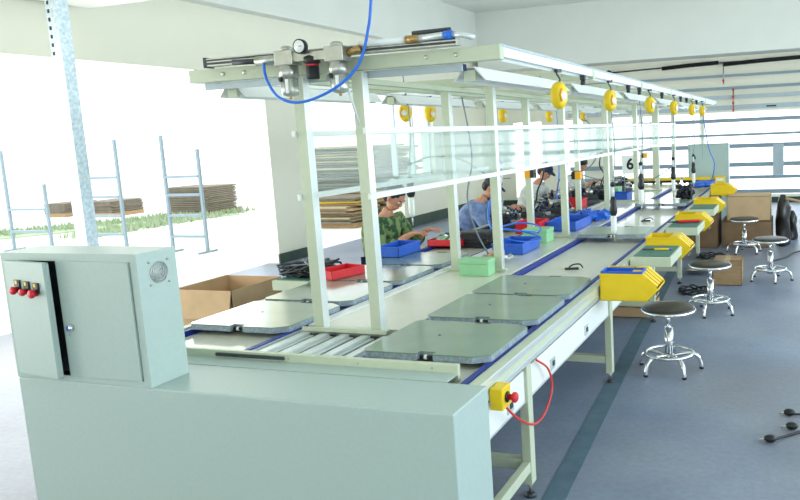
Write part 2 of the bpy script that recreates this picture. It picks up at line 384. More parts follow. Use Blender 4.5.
for r in (.043, .032, .021, .010): g.tube([(fx+.001, fc[0]+r*math.cos(a*PI/12), fc[1]+r*math.sin(a*PI/12)) for a in range(24)], .0022, 'steel', 5, closed=True)
for a in (.8, .8+PI/2): g.tube([(fx+.001, fc[0]-.043*math.cos(a), fc[1]-.043*math.sin(a)), (fx+.001, fc[0]+.043*math.cos(a), fc[1]+.043*math.sin(a))], .0022, 'steel', 5)
g.lathe([(.0445, 0), (.0445, .0006)], 'rail', (fx-.0006, *fc), 24, Matrix.Rotation(PI/2, 4, 'Y'))
for sy in (-1, 1):
    for sz in (-1, 1): g.lathe([(.005, 0), (.004, .003)], 'steel', (fx, fc[0]+sy*.046, fc[1]+sz*.046), 10, Matrix.Rotation(PI/2, 4, 'Y'))
o = obj('fan_grille', g, t, off=L_); o['label'] = 'round wire fan grille with four screws'

# ---- emergency stop
t = thing('emergency_stop', 'yellow emergency stop box with red button on the line side', 'switch', (XR+.004, 2.63, .66))
g = G(); g.box(XR+.005, XR+.06, 2.585, 2.675, .612, .702, 'yellow'); obj('box', g, t, .004, off=t.location)
g = G(); R90 = Matrix.Rotation(PI/2, 4, 'Y'); g.lathe([(.022, 0), (.022, .006)], 'black', (XR+.06, 2.63, .657), 18, R90); g.lathe([(.012, 0), (.012, .02), (.021, .022), (.021, .034), (.015, .04)], 'red', (XR+.066, 2.63, .657), 18, R90)
obj('button', g, t, off=t.location)['label'] = 'red mushroom button on black collar'
g = G(); g.tube(curve([(XR+.03, 2.66, .614), (XR+.03, 2.80, .50), (XR+.035, 2.96, .405), (XR+.02, 3.12, .36), (XR+.02, 3.24, .385), (XR+.02, 3.32, .46), (XR+.015, 3.28, .56), (XR-.0, 3.16, .64)]), .0055, 'redc', 7)
obj('cable', g, t, off=t.location)['label'] = 'looping red cable'

# ---- pallets
def pallet(loc, label, group, w=.615, l=.54):
    t = thing('work_pallet', label, 'pallet', loc, 0, group)
    c = .07; W_, L2 = w/2, l/2
    out = [(-W_+.025, -L2), (-.03, -L2), (-.03, -L2+.035), (.05, -L2+.035), (.05, -L2), (W_-c, -L2), (W_, -L2+.045), (W_, L2-.045), (W_-c, L2), (-W_+.025, L2), (-W_, L2-.025), (-W_, -L2+.03)]
    g = G(); n = len(out); g.prism(out, .026, .032, 'board'); obj('top_sheet', g, t)
    g = G(); g.prism(out, 0, .026, 'edge'); obj('base_frame', g, t)
    g = G(); g.cyl((-.02, -L2+.02, .012), (.04, -L2+.02, .012), .008, 'black', seg=10); g.cyl((.0, -L2+.02, .012), (.014, -L2+.02, .012), .0105, 'white', seg=10); obj('roller', g, t)
    g = G(); g.cyl((-.06, .02, .030), (-.06, .02, .0335), .007, 'black', seg=10); obj('locating_hole', g, t)
    g = G(); g.box(.02, .10, L2-.015, L2, .030, .0335, 'black'); obj('finger_slot', g, t)
    return t
P = pallet((-1.53, 3.03, .739), 'grey-green work pallet nearest the end housing on the right lane', 'work pallets on the conveyor lanes')
for x, y, lb in ((-1.53, 3.645, 'second green work pallet on the right lane, just past the first'), (-1.53, 4.215, 'third green work pallet on the right lane, beside the green box'),
                 (-1.53, 6.52, 'work pallet on the right lane under the nearest hanging screwdriver'), (-1.53, 9.1, 'work pallet on the right lane under the second hanging screwdriver'),
                 (-2.77, 3.30, 'pale work pallet nearest the end housing on the left lane'), (-2.77, 3.89, 'second work pallet on the left lane, beside the open carton'),
                 (-2.77, 4.48, 'third work pallet on the left lane, beside the post pair'), (-2.77, 5.07, 'fourth work pallet on the left lane, in front of the blue crate')):
    dup(P, (x, y, .739 if (y < 6 or x < -2) else .755), 0, lb)

# ================================================================== OVERHEAD RACK
PY = [3.14+1.62*k for k in range(7)]
rk = thing('overhead_rack', 'cream steel overhead rack of posts, rails and clear panels along the line', 'rack', (XC, 3.14, .74))
RO = rk.location
def rp(name, g, bevel=0): return obj(name, g, rk, bevel, off=RO)
for k, y in enumerate(PY):
    g = G(); g.box(-2.36, -1.93, y-.04, y+.04, .743, .752, 'frame'); g.box(-2.40, -1.91, y-.045, y-.035, .743, .765, 'frame'); rp('post_base', g, .002)
    for x in (-2.31, -1.975):
        g = G(); g.box(x-.028, x+.028, y-.025, y+.025, .752, 2.02, 'frame'); g.box(x+.028, x+.031, y-.025, y+.025, .752, 2.02, 'alu')
        g.box(x-.030, x-.028, y-.012, y+.012, 1.42, 1.445, 'black'); g.box(x-.030, x-.028, y-.012, y+.012, 1.735, 1.76, 'black'); rp('post', g, .003)
    g = G(); g.box(-2.97, -1.235, y-.025, y+.025, 2.03, 2.095, 'frame')
    for x in (-2.75, -2.62, -1.6, -1.45): g.cyl((x, y-.03, 2.065), (x, y-.024, 2.065), .011, 'steel', seg=10)
    rp('cross_bar', g, .003)
RY0, RY1 = 3.10, 12.9
for x in (-1.255, -2.955):
    g = G(); g.box(x-.015, x+.015, RY0+.02, RY1, 2.045, 2.095, 'white'); g.box(x+.015, x+.02, RY0+.02, RY1, 2.088, 2.10, 'rail'); g.box(x-.02, x-.015, RY0+.02, RY1, 2.03, 2.06, 'alu'); rp('tool_rail', g, .002)
for x in (-2.2, -2.4):
    g = G(); g.box(x-.02, x+.02, RY0+.05, RY1, 2.0, 2.03, 'frame'); rp('tie_rail', g, .002)
for x in (-1.94, -2.345):
    for z in (1.43, 1.745):
        g = G(); g.box(x-.014, x+.004, RY0, RY1, z-.015, z+.015, 'white'); rp('shelf_rail', g, .002)
    for k in range(6):
        g = G(); g.box(x-.006, x-.002, PY[k]+.03, PY[k+1]-.03, 1.445, 1.73, 'glass'); o = rp('clear_panel', g); o['label'] = 'clear acrylic panel'
g = G(); g.box(-2.93, -1.45, 3.185, 3.225, 2.0, 2.03, 'navy'); g.box(-2.93, -1.45, 3.175, 3.185, 1.995, 2.03, 'rail'); rp('cable_channel', g, .002)
# front extrusion rail resting on the first cross bar
g = G(); g.box(-2.80, -1.42, 3.06, 3.11, 2.10, 2.14, 'steel'); g.box(-2.80, -1.42, 3.052, 3.06, 2.108, 2.118, 'dark'); g.box(-2.80, -1.42, 3.052, 3.06, 2.125, 2.133, 'dark')
g.box(-2.815, -2.80, 3.055, 3.115, 2.095, 2.145, 'dark'); rp('air_rail', g, .002)
g = G(); g.tube([(-1.90, 3.05, 2.14), (-1.66, 3.05, 2.14)], .016, 'white', 10); g.tube([(-1.66, 3.05, 2.14), (-1.60, 3.05, 2.14)], .019, 'copper', 10)
g.tube([(-1.60, 3.05, 2.14), (-1.50, 3.05, 2.145), (-1.47, 3.05, 2.145)], .015, 'alu', 10); g.tube([(-1.47, 3.05, 2.145), (-1.43, 3.05, 2.145)], .019, 'hose', 10); g.tube([(-1.43, 3.05, 2.145), (-1.38, 3.05, 2.14), (-1.33, 3.06, 2.125)], .014, 'alu', 10)
g.tube([(-1.64, 3.075, 2.17), (-1.45, 3.075, 2.172)], .010, 'dark', 8)
rp('pipe_fitting', g)

# ---- air preparation unit (two filter bowls, regulator and gauge)
t = thing('air_filter_unit', 'twin-bowl compressed air filter unit with gauge on the rack front', 'air filter', (-2.2, 3.03, 2.1)); A_ = t.location
for cx, n in ((-2.275, 1), (-2.0, 2)):
    g = G(); g.box(cx-.05, cx+.05, 2.975, 3.05, 2.065, 2.135, 'steel'); g.lathe([(.03, 0), (.03, .012), (.018, .022)], 'steel', (cx, 3.01, 2.135)); obj('valve_head', g, t, .004, off=A_)
    g = G(); g.lathe([(.040, -.004), (.046, .0), (.046, .055)], 'steel', (cx, 3.01, 2.01), 20); g.lathe([(.016, -.088), (.036, -.082), (.041, -.066), (.041, -.002)], 'bowl', (cx, 3.01, 2.01), 20)
    g.lathe([(.006, -.10), (.009, -.085)], 'copper', (cx, 3.01, 2.01), 10); g.box(cx+.008, cx+.022, 2.966, 2.972, 1.935, 2.0, 'lens'); g.lathe([(.011, 0), (.011, .01)], 'black', (cx-.015, 2.972, 2.0), 12, Matrix.Rotation(PI/2, 4, 'X'))
    obj('filter_bowl', g, t, off=A_)
g = G(); g.lathe([(.028, -.09), (.03, -.08), (.03, -.02), (.038, -.015), (.038, .01), (.022, .02)], 'black', (-2.14, 3.01, 2.085), 18); g.lathe([(.0305, -.03), (.0305, -.022)], 'red', (-2.14, 3.01, 2.085), 18)
obj('regulator_knob', g, t, off=A_)
g = G(); g.box(-2.225, -2.05, 2.985, 3.045, 2.08, 2.12, 'steel'); obj('manifold', g, t, off=A_)
g = G(); g.cyl((-2.46, 3.02, 2.10), (-2.325, 3.02, 2.10), .022, 'steel'); g.cyl((-2.60, 3.02, 2.105), (-2.46, 3.02, 2.10), .013, 'dark'); obj('pipe_fitting', g, t, off=A_)
g = G(); g.cyl((-1.95, 3.02, 2.10), (-1.89, 3.03, 2.12), .016, 'copper'); obj('pipe_fitting', g, t, off=A_)
g = G(); T = Matrix.Rotation(PI/2, 4, 'X'); c = (-2.165, 2.965, 2.142); g.lathe([(.034, -.012), (.034, .010), (.031, .010)], 'black', c, 22, T); g.lathe([(.028, .010), (.028, .0115)], 'lens', c, 22, T); g.box(c[0]-.002, c[0]+.016, c[1]-.0125, c[1]-.0115, c[2]-.001, c[2]+.002, 'black')
g.cyl((c[0], 2.97, 2.145), (c[0], 3.0, 2.11), .008, 'copper'); obj('pressure_gauge', g, t, off=A_)['label'] = 'round dial pressure gauge'
g = G(); g.tube(curve([(-1.60, 3.03, 4.42), (-1.66, 3.03, 3.6), (-1.75, 3.02, 2.75), (-1.796, 3.0, 2.32), (-1.823, 3.0, 2.192), (-1.866, 2.99, 2.062), (-1.937, 2.965, 1.977), (-2.051, 2.95, 1.916), (-2.191, 2.95, 1.888), (-2.301, 2.955, 1.918), (-2.378, 2.98, 2.0), (-2.405, 3.0, 2.07), (-2.41, 3.02, 2.10)]), .0068, 'hose', 8)
solo('air_hose', g, 'blue air hose dropping from the ceiling and looping under the filter bowls', 'hose', (-2.0, 3.0, 1.9))

g = G(); g.tube([(-2.0, 3.02, 2.05), (-1.985, 3.03, 1.99), (-1.955, 3.08, 1.77)], .006, 'wire', 8); obj('drain_pipe', g, t, off=A_)

# ---- light fittings slung under the rack
def trough(loc, ln, label):
    t = thing('light_fitting', label, 'light fitting', loc, 0, 'lamp troughs under the overhead rack')
    g = G(); w = .085
    g.faces([(-w, 0, -.02), (-.03, 0, .045), (.03, 0, .045), (w, 0, -.02), (w-.006, 0, -.02), (.026, 0, .038), (-.026, 0, .038), (-w+.006, 0, -.02)] +
            [(-w, ln, -.02), (-.03, ln, .045), (.03, ln, .045), (w, ln, -.02), (w-.006, ln, -.02), (.026, ln, .038), (-.026, ln, .038), (-w+.006, ln, -.02)],
            [(k, (k+1) % 8, 8+(k+1) % 8, 8+k) for k in range(8)] + [(0, 1, 6, 7), (1, 2, 5, 6), (2, 3, 4, 5), (8, 9, 14, 15), (9, 10, 13, 14), (10, 11, 12, 13)], 'white')
    obj('reflector', g, t)
    g = G(); g.cyl((0, .03, .0), (0, ln-.03, .0), .014, 'tube', seg=12); obj('lamp_tube', g, t)
    for y in (.0, ln-.03):
        g = G(); g.box(-.03, .03, y+.002, y+.028, -.022, .03, 'frame'); obj('end_holder', g, t)
    return t
T0 = trough((-1.45, 3.25, 2.0-.025), 1.38, 'nearest lamp trough under the right side of the rack')
nm = ['second', 'third', 'fourth', 'fifth', 'sixth']
for k in range(1, 6): dup(T0, (-1.45, 3.22+1.62*k, 1.975), 0, '%s lamp trough from the near end, right side of the rack' % nm[k-1])
for k in range(0, 6): dup(T0, (-2.80, 3.22+1.62*k, 1.975), 0, '%s lamp trough from the near end, left side of the rack' % (['nearest']+nm)[k])

# ---- spring balancers
def balancer(loc, label, drop=.5, rz=0):
    t = thing('spring_balancer', label, 'tool balancer', loc, rz, 'yellow spring balancers on the tool rails')
    g = G(); g.lathe([(.045, -.032), (.062, -.022), (.066, 0), (.062, .022), (.045, .032)], 'yellow', (0, 0, 0), 22, Matrix.Rotation(PI/2, 4, 'X') @ Matrix.Diagonal((.78, 1.15, 1)).to_4x4()); obj('case', g, t)
    g = G(); g.lathe([(.022, -.036), (.026, .036)], 'white', (0.0, 0, -.005), 14, Matrix.Rotation(PI/2, 4, 'X')); g.tube([(-.02, -.037, -.035), (-.032, -.038, 0), (-.015, -.037, .035)], .006, 'orange', 6); obj('hub', g, t)
    g = G(); g.tube(curve([(0, 0, .068), (.014, 0, .085), (0, 0, .105), (-.014, 0, .12), (0, 0, .135)]), .005, 'dark', 6); g.box(-.018, .018, -.012, .012, .125, .145, 'dark'); obj('hook', g, t)
    if drop: g = G(); g.cyl((0, 0, -.07), (.01, .01, -.07-drop), .002, 'gwire', seg=5); obj('cord', g, t)
    return t
B0 = balancer((-1.25, 4.015, 1.902), 'nearest and largest yellow balancer hanging from the right tool rail', 0, 1.15)
for (x, y, z), lb in (((-1.25, 5.24, 1.905), 'second yellow balancer along the right tool rail'), ((-2.95, 5.32, 1.905), 'leftmost yellow balancer on the left tool rail'),
                   ((-2.95, 5.75, 1.905), 'yellow balancer just right of the leftmost one, left tool rail'), ((-2.95, 7.43, 1.90), 'third yellow balancer along the left tool rail'),
                   ((-2.95, 9.02, 1.90), 'fourth yellow balancer along the left tool rail'), ((-2.95, 10.63, 1.905), 'farthest yellow balancer on the left tool rail')):
    dup(B0, (x, y, z), 1.15 if x > -2 else (.2 if y < 5.5 else 1.2), lb)
B1 = balancer((-1.25, 6.80, 1.905), 'third yellow balancer along the right tool rail', .62, 1.15)
for (x, y, z), lb in (((-1.25, 8.24, 1.905), 'fourth yellow balancer along the right tool rail'), ((-1.25, 9.77, 1.905), 'fifth yellow balancer along the right tool rail'), ((-1.25, 10.9, 1.905), 'farthest yellow balancer on the right tool rail')):
    dup(B1, (x, y, z), 1.15, lb)
# small dark rollers along the right tool rail
g = G(); g.box(-.015, .015, -.02, .02, -.03, 0, 'dark'); g.cyl((-.012, 0, -.045), (.012, 0, -.045), .016, 'dark', seg=10)
C0 = tag(obj('rail_trolley', g), 'nearest small dark trolley on the right tool rail', 'trolley', 'dark trolleys on the right tool rail'); C0.location = (-1.255, 4.55, 2.043)
for k, y in enumerate((5.9, 6.35, 7.5, 8.8, 9.3, 10.3)):
    o = C0.copy(); COL.objects.link(o); o.location = (-1.255, y, 2.043); o['label'] = 'small dark trolley, %s from the near end of the right tool rail' % ['second', 'third', 'fourth', 'fifth', 'sixth', 'seventh'][k]

# ---- hanging screwdrivers
def screwdriver(loc, label, up=.6):
    t = thing('electric_screwdriver', label, 'screwdriver', loc, 0, 'electric screwdrivers hanging over the line')
    g = G(); g.lathe([(.016, 0), (.024, .03), (.024, .13), (.02, .15)], 'white', (0, 0, .04), 14); obj('motor_body', g, t)
    g = G(); g.lathe([(.02, 0), (.032, .02), (.034, .05), (.026, .09), (.03, .12), (.015, .16)], 'black', (0, 0, .19), 14); obj('grip', g, t)
    g = G(); g.cyl((0, 0, -.03), (0, 0, .045), .006, 'steel', seg=8); obj('bit', g, t)
    g = G(); g.cyl((0, 0, .35), (0, 0, .43), .012, 'wire', seg=8); g.lathe([(.012, 0), (.022, .01), (.022, .025), (.01, .04)], 'black', (0, 0, .43), 10); g.tube(curve([(0, 0, .45), (.02, .03, .45+up*.4), (.0, 0, .45+up)]), .004, 'gwire', 6); obj('cable', g, t)
    return t
D0 = screwdriver((-1.42, 5.95, .80), 'nearest white and black screwdriver hanging over the right lane', .68)
for (x, y, z), lb in (((-1.45, 7.3, .90), 'second screwdriver hanging over the right lane'), ((-1.42, 9.2, .86), 'third screwdriver hanging over the right lane'), ((-1.40, 11.0, .82), 'farthest screwdriver hanging over the right lane'),
                      ((-2.80, 5.05, 1.06), 'screwdriver hanging over the left lane beside the camouflage shirt'), ((-2.75, 8.9, .98), 'screwdriver hanging over the left lane beside the grey shirt')):
    dup(D0, (x, y, z), 0, lb)

# ---- orange and black switch boxes on the posts
g = G(); g.box(-.055, 0, -.03, .03, -.035, .035, 'orange'); g.box(0, .035, -.03, .03, -.035, .035, 'black'); g.box(-.06, .04, .03, .034, -.04, .04, 'dark'); g.cyl((.035, 0, 0), (.05, 0, 0), .008, 'black', seg=8)
E0 = tag(obj('switch_box', g, None, .003), 'nearest orange and black switch box, between the second and third posts', 'switch box', 'orange switch boxes on the rack posts'); E0.location = (-2.28, 6.36, 1.33)
for p, rz, lb in (((-1.93, 6.62, 1.29), PI, 'orange and black switch box beside the third right post'), ((-2.34, 12.05, 1.25), PI, 'far orange and black switch box beside the number six sign')):
    o = E0.copy(); COL.objects.link(o); o.location = p; o.scale = (-1, 1, 1); o['label'] = lb

# ================================================================== BINS, TRAYS
def bin_(loc, label):
    t = thing('picking_bin', label, 'bin', loc, 0, 'yellow picking bins along the right side of the line')
    L2, Wd, H = .36, .27, .17   # x length (open front at +x), y width, height
    th = .006; side = [(0, 0), (L2-.07, 0), (L2, .07), (L2-.005, .085), (L2-.10, H), (0, H)]
    g = G()
    R = Matrix.Rotation(PI/2, 4, 'X')
    for y in (0, Wd-th): g.prism(side, -y-th, -y, 'yellow', R)
    g.box(0, L2-.07, 0, Wd, 0, th, 'yellow'); g.box(0, th, 0, Wd, 0, H, 'yellow')
    g.faces([(L2-.07, 0, 0), (L2, 0, .07), (L2, Wd, .07), (L2-.07, Wd, 0), (L2-.076, 0, .006), (L2-.006, 0, .076), (L2-.006, Wd, .076), (L2-.076, Wd, .006)], ((0, 1, 2, 3), (4, 5, 6, 7), (1, 2, 6, 5)), 'yellow')
    g.box(-.003, L2-.1, -.006, 0, H-.012, H, 'yellow'); g.box(-.003, L2-.1, Wd, Wd+.006, H-.012, H, 'yellow')
    # stepped sloping hood towards the front
    for k in range(4):
        y = .012+k*.066
        g.prism([(L2-.012, .085), (L2-.005, .095), (L2-.10, H+.004), (L2-.17, H+.004), (L2-.17, H-.004)], -y-.045, -y, 'yellow', R)
    obj('shell', g, t, .002)
    g = G(); g.box(L2-.035, L2-.031, .06, Wd-.06, .018, .019, 'white'); g.faces([(L2-.055, .07, .013), (L2-.012, .07, .056), (L2-.012, Wd-.07, .056), (L2-.055, Wd-.07, .013)], ((0, 1, 2, 3),), 'paper')
    for v in g.bm.verts: v.co += Vector((.004, 0, -.004))
    obj('label_card', g, t)
    g = G(); g.box(-.008, -.002, .05, Wd-.05, .06, .15, 'steel'); obj('hanger', g, t)
    return t
BX = XR+.013
K0 = bin_((BX, 4.34, .652), 'nearest yellow picking bin holding a blue tray')
for y, z, lb in ((5.85, .652, 'second yellow picking bin, behind the green work mat'), (7.42, .652, 'third yellow picking bin, behind the red-handled tool'), (8.9, .66, 'fourth yellow picking bin along the line'), (10.8, .68, 'farthest yellow picking bin near the blue heap')):
    dup(K0, (BX, y, z), 0, lb)
def crate(name, sx, sy, h, m, th=.006):
    g = G(); g.box(-sx/2, sx/2, -sy/2, sy/2, 0, th, m)
    for a in ((-sx/2, -sx/2+th, -sy/2, sy/2), (sx/2-th, sx/2, -sy/2, sy/2), (-sx/2, sx/2, -sy/2, -sy/2+th), (-sx/2, sx/2, sy/2-th, sy/2)): g.box(*a, 0, h, m)
    for a in ((-sx/2-.006, sx/2+.006, -sy/2-.006, -sy/2), (-sx/2-.006, sx/2+.006, sy/2, sy/2+.006), (-sx/2-.006, -sx/2, -sy/2, sy/2), (sx/2, sx/2+.006, -sy/2, sy/2)): g.box(*a, h-.014, h, m)
    return g
o = tag(obj('parts_tray', crate('', .25, .13, .06, 'bluep'), None, .002), 'blue plastic tray sitting in the nearest yellow bin', 'tray'); o.location = (BX+.135, 4.42, .775)
def work_tray(loc, label, tool):
    t = thing('side_tray', label, 'side tray', loc, 0, 'small side trays along the line')
    g = G(); g.box(0, .30, 0, .55, 0, .07, 'frame'); obj('tray_body', g, t, .004)
    g = G(); g.box(.02, .285, .03, .52, .0705, .075, 'mat'); obj('rubber_mat', g, t, .001)
    g = G(); g.box(-.008, 0, .05, .5, -.08, .045, 'steel'); obj('bracket', g, t)
    return t
W0 = work_tray((BX+.002, 5.22, .700), 'nearest side tray with green mat and yellow cutter', 0)
dup(W0, (BX+.002, 6.80, .700), 0, 'second side tray, with a red-handled tool on it'); dup(W0, (BX+.002, 8.30, .700), 0, 'third and farthest small side tray')
g = G(); g.box(.03, .14, -.012, .012, 0, .012, 'yellow'); g.box(-.06, .03, -.008, .008, .002, .010, 'dark'); g.box(.14, .16, -.01, .01, .0, .01, 'bluep')
o = tag(obj('utility_knife', g, None, .002), 'small yellow and dark hand tool on the green mat', 'hand tool'); o.location = (BX+.10, 5.52, .776); o.rotation_euler = (0, 0, .1)
g = G(); g.tube(curve([(0, 0, .012), (.10, .02, .016), (.20, .05, .014)]), .012, 'red', 8); g.tube(curve([(0, .03, .012), (.10, .04, .016), (.20, .09, .014)]), .012, 'red', 8); g.tube([(0, .015, .012), (-.10, .005, .008)], [.012, .004], 'dark', 8)
o = tag(obj('pliers', g), 'red-handled pliers on the second side tray', 'pliers'); o.location = (BX+.08, 7.10, .776)

# ================================================================== STOOLS
def stool(loc, label, rz=0):
    t = thing('work_stool', label, 'stool', loc, rz, 'round chrome work stools')
    g = G(); g.lathe([(.175, .425), (.185, .43), (.185, .452), (.170, .462), (.10, .466), (.02, .467)], 'seat', seg=32); obj('seat', g, t)
    g = G(); g.lathe([(.178, .420), (.190, .424), (.193, .434), (.190, .444), (.186, .446), (.186, .424)], 'chrome', seg=32); obj('seat_rim', g, t)['label'] = 'chrome rim'
    g = G(); g.cyl((0, 0, .30), (0, 0, .424), .014, 'chrome'); g.cyl((0, 0, .085), (0, 0, .31), .031, 'chrome'); g.lathe([(.035, .07), (.035, .12)], 'chrome'); g.lathe([(.06, .412), (.06, .422)], 'dark'); g.tube([(.02, 0, .40), (.10, .02, .395)], .005, 'black', 6)
    obj('column', g, t)
    g = G(); g.tube([(.165*math.cos(a*PI/16), .165*math.sin(a*PI/16), .125) for a in range(32)], .012, 'chrome', 8, closed=True)
    obj('foot_ring', g, t)
    for k in range(5):
        a = 2*PI*k/5+.3; c_, s_ = math.cos(a), math.sin(a)
        g = G(); g.tube(curve([(r*c_, r*s_, z) for r, z in ((.03, .105), (.10, .115), (.165, .112), (.205, .085), (.222, .04), (.226, .012))]), .0145, 'chrome', 8)
        lg = obj('leg', g, t)
        g = G(); g.lathe([(.016, 0), (.016, .016)], 'black', (.226*c_, .226*s_, 0)); obj('foot_cap', g, lg)
    return t
S0 = stool((-.83, 5.03, 0), 'nearest chrome stool with dark seat beside the first yellow bin')
dup(S0, (-.72, 6.72, 0), .5, 'chrome stool beside the second yellow bin, in front of the small carton')
dup(S0, (-.24, 8.25, 0), .9, 'chrome stool standing farthest right, in front of the black bags')
dup(S0, (-.62, 10.02, 0), .2, 'farthest chrome stool, in front of the tan carton')

# ================================================================== CARTONS, BAGS
def carton(x0, x1, y0, y1, h, m, label, flaps=(), z=0, rz=0, loose=.10):
    c = ((x0+x1)/2, (y0+y1)/2, z); t = thing('cardboard_box', label, 'box', c, rz)
    sx, sy = (x1-x0)/2, (y1-y0)/2; th = .006
    g = G(); g.box(-sx, sx, -sy, sy, 0, th, m)
    g.box(-sx, -sx+th, -sy, sy, 0, h, m); g.box(sx-th, sx, -sy, sy, 0, h, m); g.box(-sx, sx, -sy, -sy+th, 0, h, m); g.box(-sx, sx, sy-th, sy, 0, h, m)
    if not flaps: g.box(-sx, sx, -sy, sy, h-th, h, m); g.box(-.03, .03, -sy-.001, sy+.001, h-.03, h+.001, 'cartonl')
    obj('body', g, t)
    for f in flaps:
        g = G(); L = .22; o_ = L*math.cos(.6); d = -L*math.sin(.6)
        if f == 'n': q = [(-sx, -sy, h), (sx, -sy, h), (sx-.01, -sy-loose, h-.24), (-sx+.01, -sy-loose, h-.24)]
        if f == 'f': q = [(-sx, sy, h), (sx, sy, h), (sx-.02, sy+.12, h+.10), (-sx+.02, sy+.12, h+.10)]
        if f == 'r': q = [(sx, -sy, h), (sx, sy, h), (sx+.14, sy, h+.05), (sx+.14, -sy, h+.05)]
        if f == 'l': q = [(-sx, -sy, h), (-sx, sy, h), (-sx-.18, sy, h-.10), (-sx-.18, -sy, h-.10)]
        g.faces(q, ((0, 1, 2, 3),), m); o = obj('flap', g, t); so = o.modifiers.new('s', 'SOLIDIFY'); so.thickness = .005
    return t
carton(-5.06, -4.46, 4.88, 5.52, .50, 'cartonl', 'open brown cardboard box on the floor left of the line', ('n', 'l'), loose=.05)
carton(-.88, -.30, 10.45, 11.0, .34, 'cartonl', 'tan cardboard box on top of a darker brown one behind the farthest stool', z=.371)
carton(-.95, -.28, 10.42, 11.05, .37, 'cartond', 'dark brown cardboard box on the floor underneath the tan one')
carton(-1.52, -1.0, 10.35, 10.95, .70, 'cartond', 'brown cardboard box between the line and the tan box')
carton(-.92, -.28, 10.05+.02, 10.42, .36, 'carton', 'low brown cardboard box in front of the tan box') if False else None
carton(-.82, -.52, 7.9, 8.22, .27, 'carton', 'small brown cardboard box on the floor behind the second stool')
carton(-1.60, -1.22, 6.42, 6.9, .10, 'cartonl', 'low cardboard box on the floor under the conveyor')
def bagobj(x, y, sx, sy, h, label, m='bag'):
    g = G(); seg = 18; rings = 8; vs = []; fs = []
    for k in range(rings+1):
        f = k/rings; r = (1-.15*f) if f < .8 else (1.0-.15*f-(f-.8)*2.6)
        for j in range(seg):
            a = 2*PI*j/seg; w = r*(1+.16*math.sin(3*a+k*1.3)+random.uniform(-.07, .07)); vs.append((sx*w*math.cos(a), sy*w*math.sin(a), h*f))
    for k in range(rings):
        for j in range(seg): fs.append((k*seg+j, k*seg+(j+1) % seg, (k+1)*seg+(j+1) % seg, (k+1)*seg+j))
    fs += [tuple(range(seg-1, -1, -1)), tuple(rings*seg+j for j in range(seg))]
    g.faces(vs, fs, m, True); return solo('rubbish_bag', g, label, 'bag', None), (x, y)
o, p = bagobj(-.14, 10.55, .10, .2, .70, 'tall black plastic bag standing beside the tan cardboard box'); o.location = (-.14, 10.75, 0)
o, p = bagobj(.0, 10.9, .07, .12, .42, 'low black plastic bag behind the tall one'); o.location = (-.02, 11.25, 0)
g = G(); g.tube([(-.10, 10.6, .66), (.9, 10.9, .38)], .018, 'cartonl', 8); g.lathe([(.02, 0), (.02, .3)], 'cartonl', (.93, 10.9, .03)); g.box(.7, 1.2, 10.75, 11.05, 0, .035, 'cartonl')
solo('wooden_pole', g, 'pale wooden pole leaning out to the right of the black bag', 'pole', (.5, 10.8, 0))
# crumpled paper beside the small carton
g = G()
vs = [( .34*(i/5-.5)+random.uniform(-.02, .02), .5*(j/5-.5)+random.uniform(-.02, .02), .03+random.uniform(0, .07)) for i in range(6) for j in range(6)]
g.faces(vs, [(i*6+j, (i+1)*6+j, (i+1)*6+j+1, i*6+j+1) for i in range(5) for j in range(5)], 'paper'); o = solo('crumpled_paper', g, 'sheet of crumpled brown paper on the floor under the line', 'paper'); o.location = (-1.0, 8.65, 0); so = o.modifiers.new('s', 'SOLIDIFY'); so.thickness = .004
# black power plugs and cable at right
t = thing('power_cable', 'black power cable with plugs on the floor at the right edge', 'cable', (-.05, 4.1, 0))
g = G(); g.tube(curve([(-.09, 3.95, .012), (0, 4.05, .008), (.12, 4.15, .008), (.35, 4.2, .008), (.7, 4.5, .008)]), .007, 'black', 7); g.tube(curve([(.0, 4.33, .012), (.1, 4.34, .008), (.3, 4.25, .008)]), .007, 'black', 7); obj('lead', g, t, off=t.location)
for p in ((-.115, 3.93), (-.02, 4.33), (-.005, 4.13)):
    g = G(); g.ball((p[0], p[1], .022), .034, .026, .021, 'black'); g.cyl((p[0]-.03, p[1]-.01, .02), (p[0]-.055, p[1]-.02, .02), .006, 'steel', seg=6); obj('plug', g, t, off=t.location)
g = G(); g.tube(curve([(-.28, 9.3, .01), (-.1, 9.6, .01), (.02, 9.95, .02), (.25, 10.3, .01)]), .011, 'dark', 6)
solo('thin_rod', g, 'thin dark rod lying on the floor right of the stools', 'rod', (0, 9.7, 0))
# bundle of cable under the line
for k, (x, y) in enumerate(((-1.0, 9.55), (-.97, 7.5))):
    pts = [(x+.14*math.cos(a)*(1+.2*math.sin(5*a)), y+.12*math.sin(a)*(1+.2*math.cos(3*a)), .03+.025*math.sin(2.3*a)) for a in [i*.55 for i in range(34)]]
    g = G(); g.tube(curve(pts, 3), .010, 'black', 6); solo('cable_coil', g, ['black coil of cable on the floor before the brown box', 'black coil of cable beside the second stool'][k], 'cable', (x, y, 0))

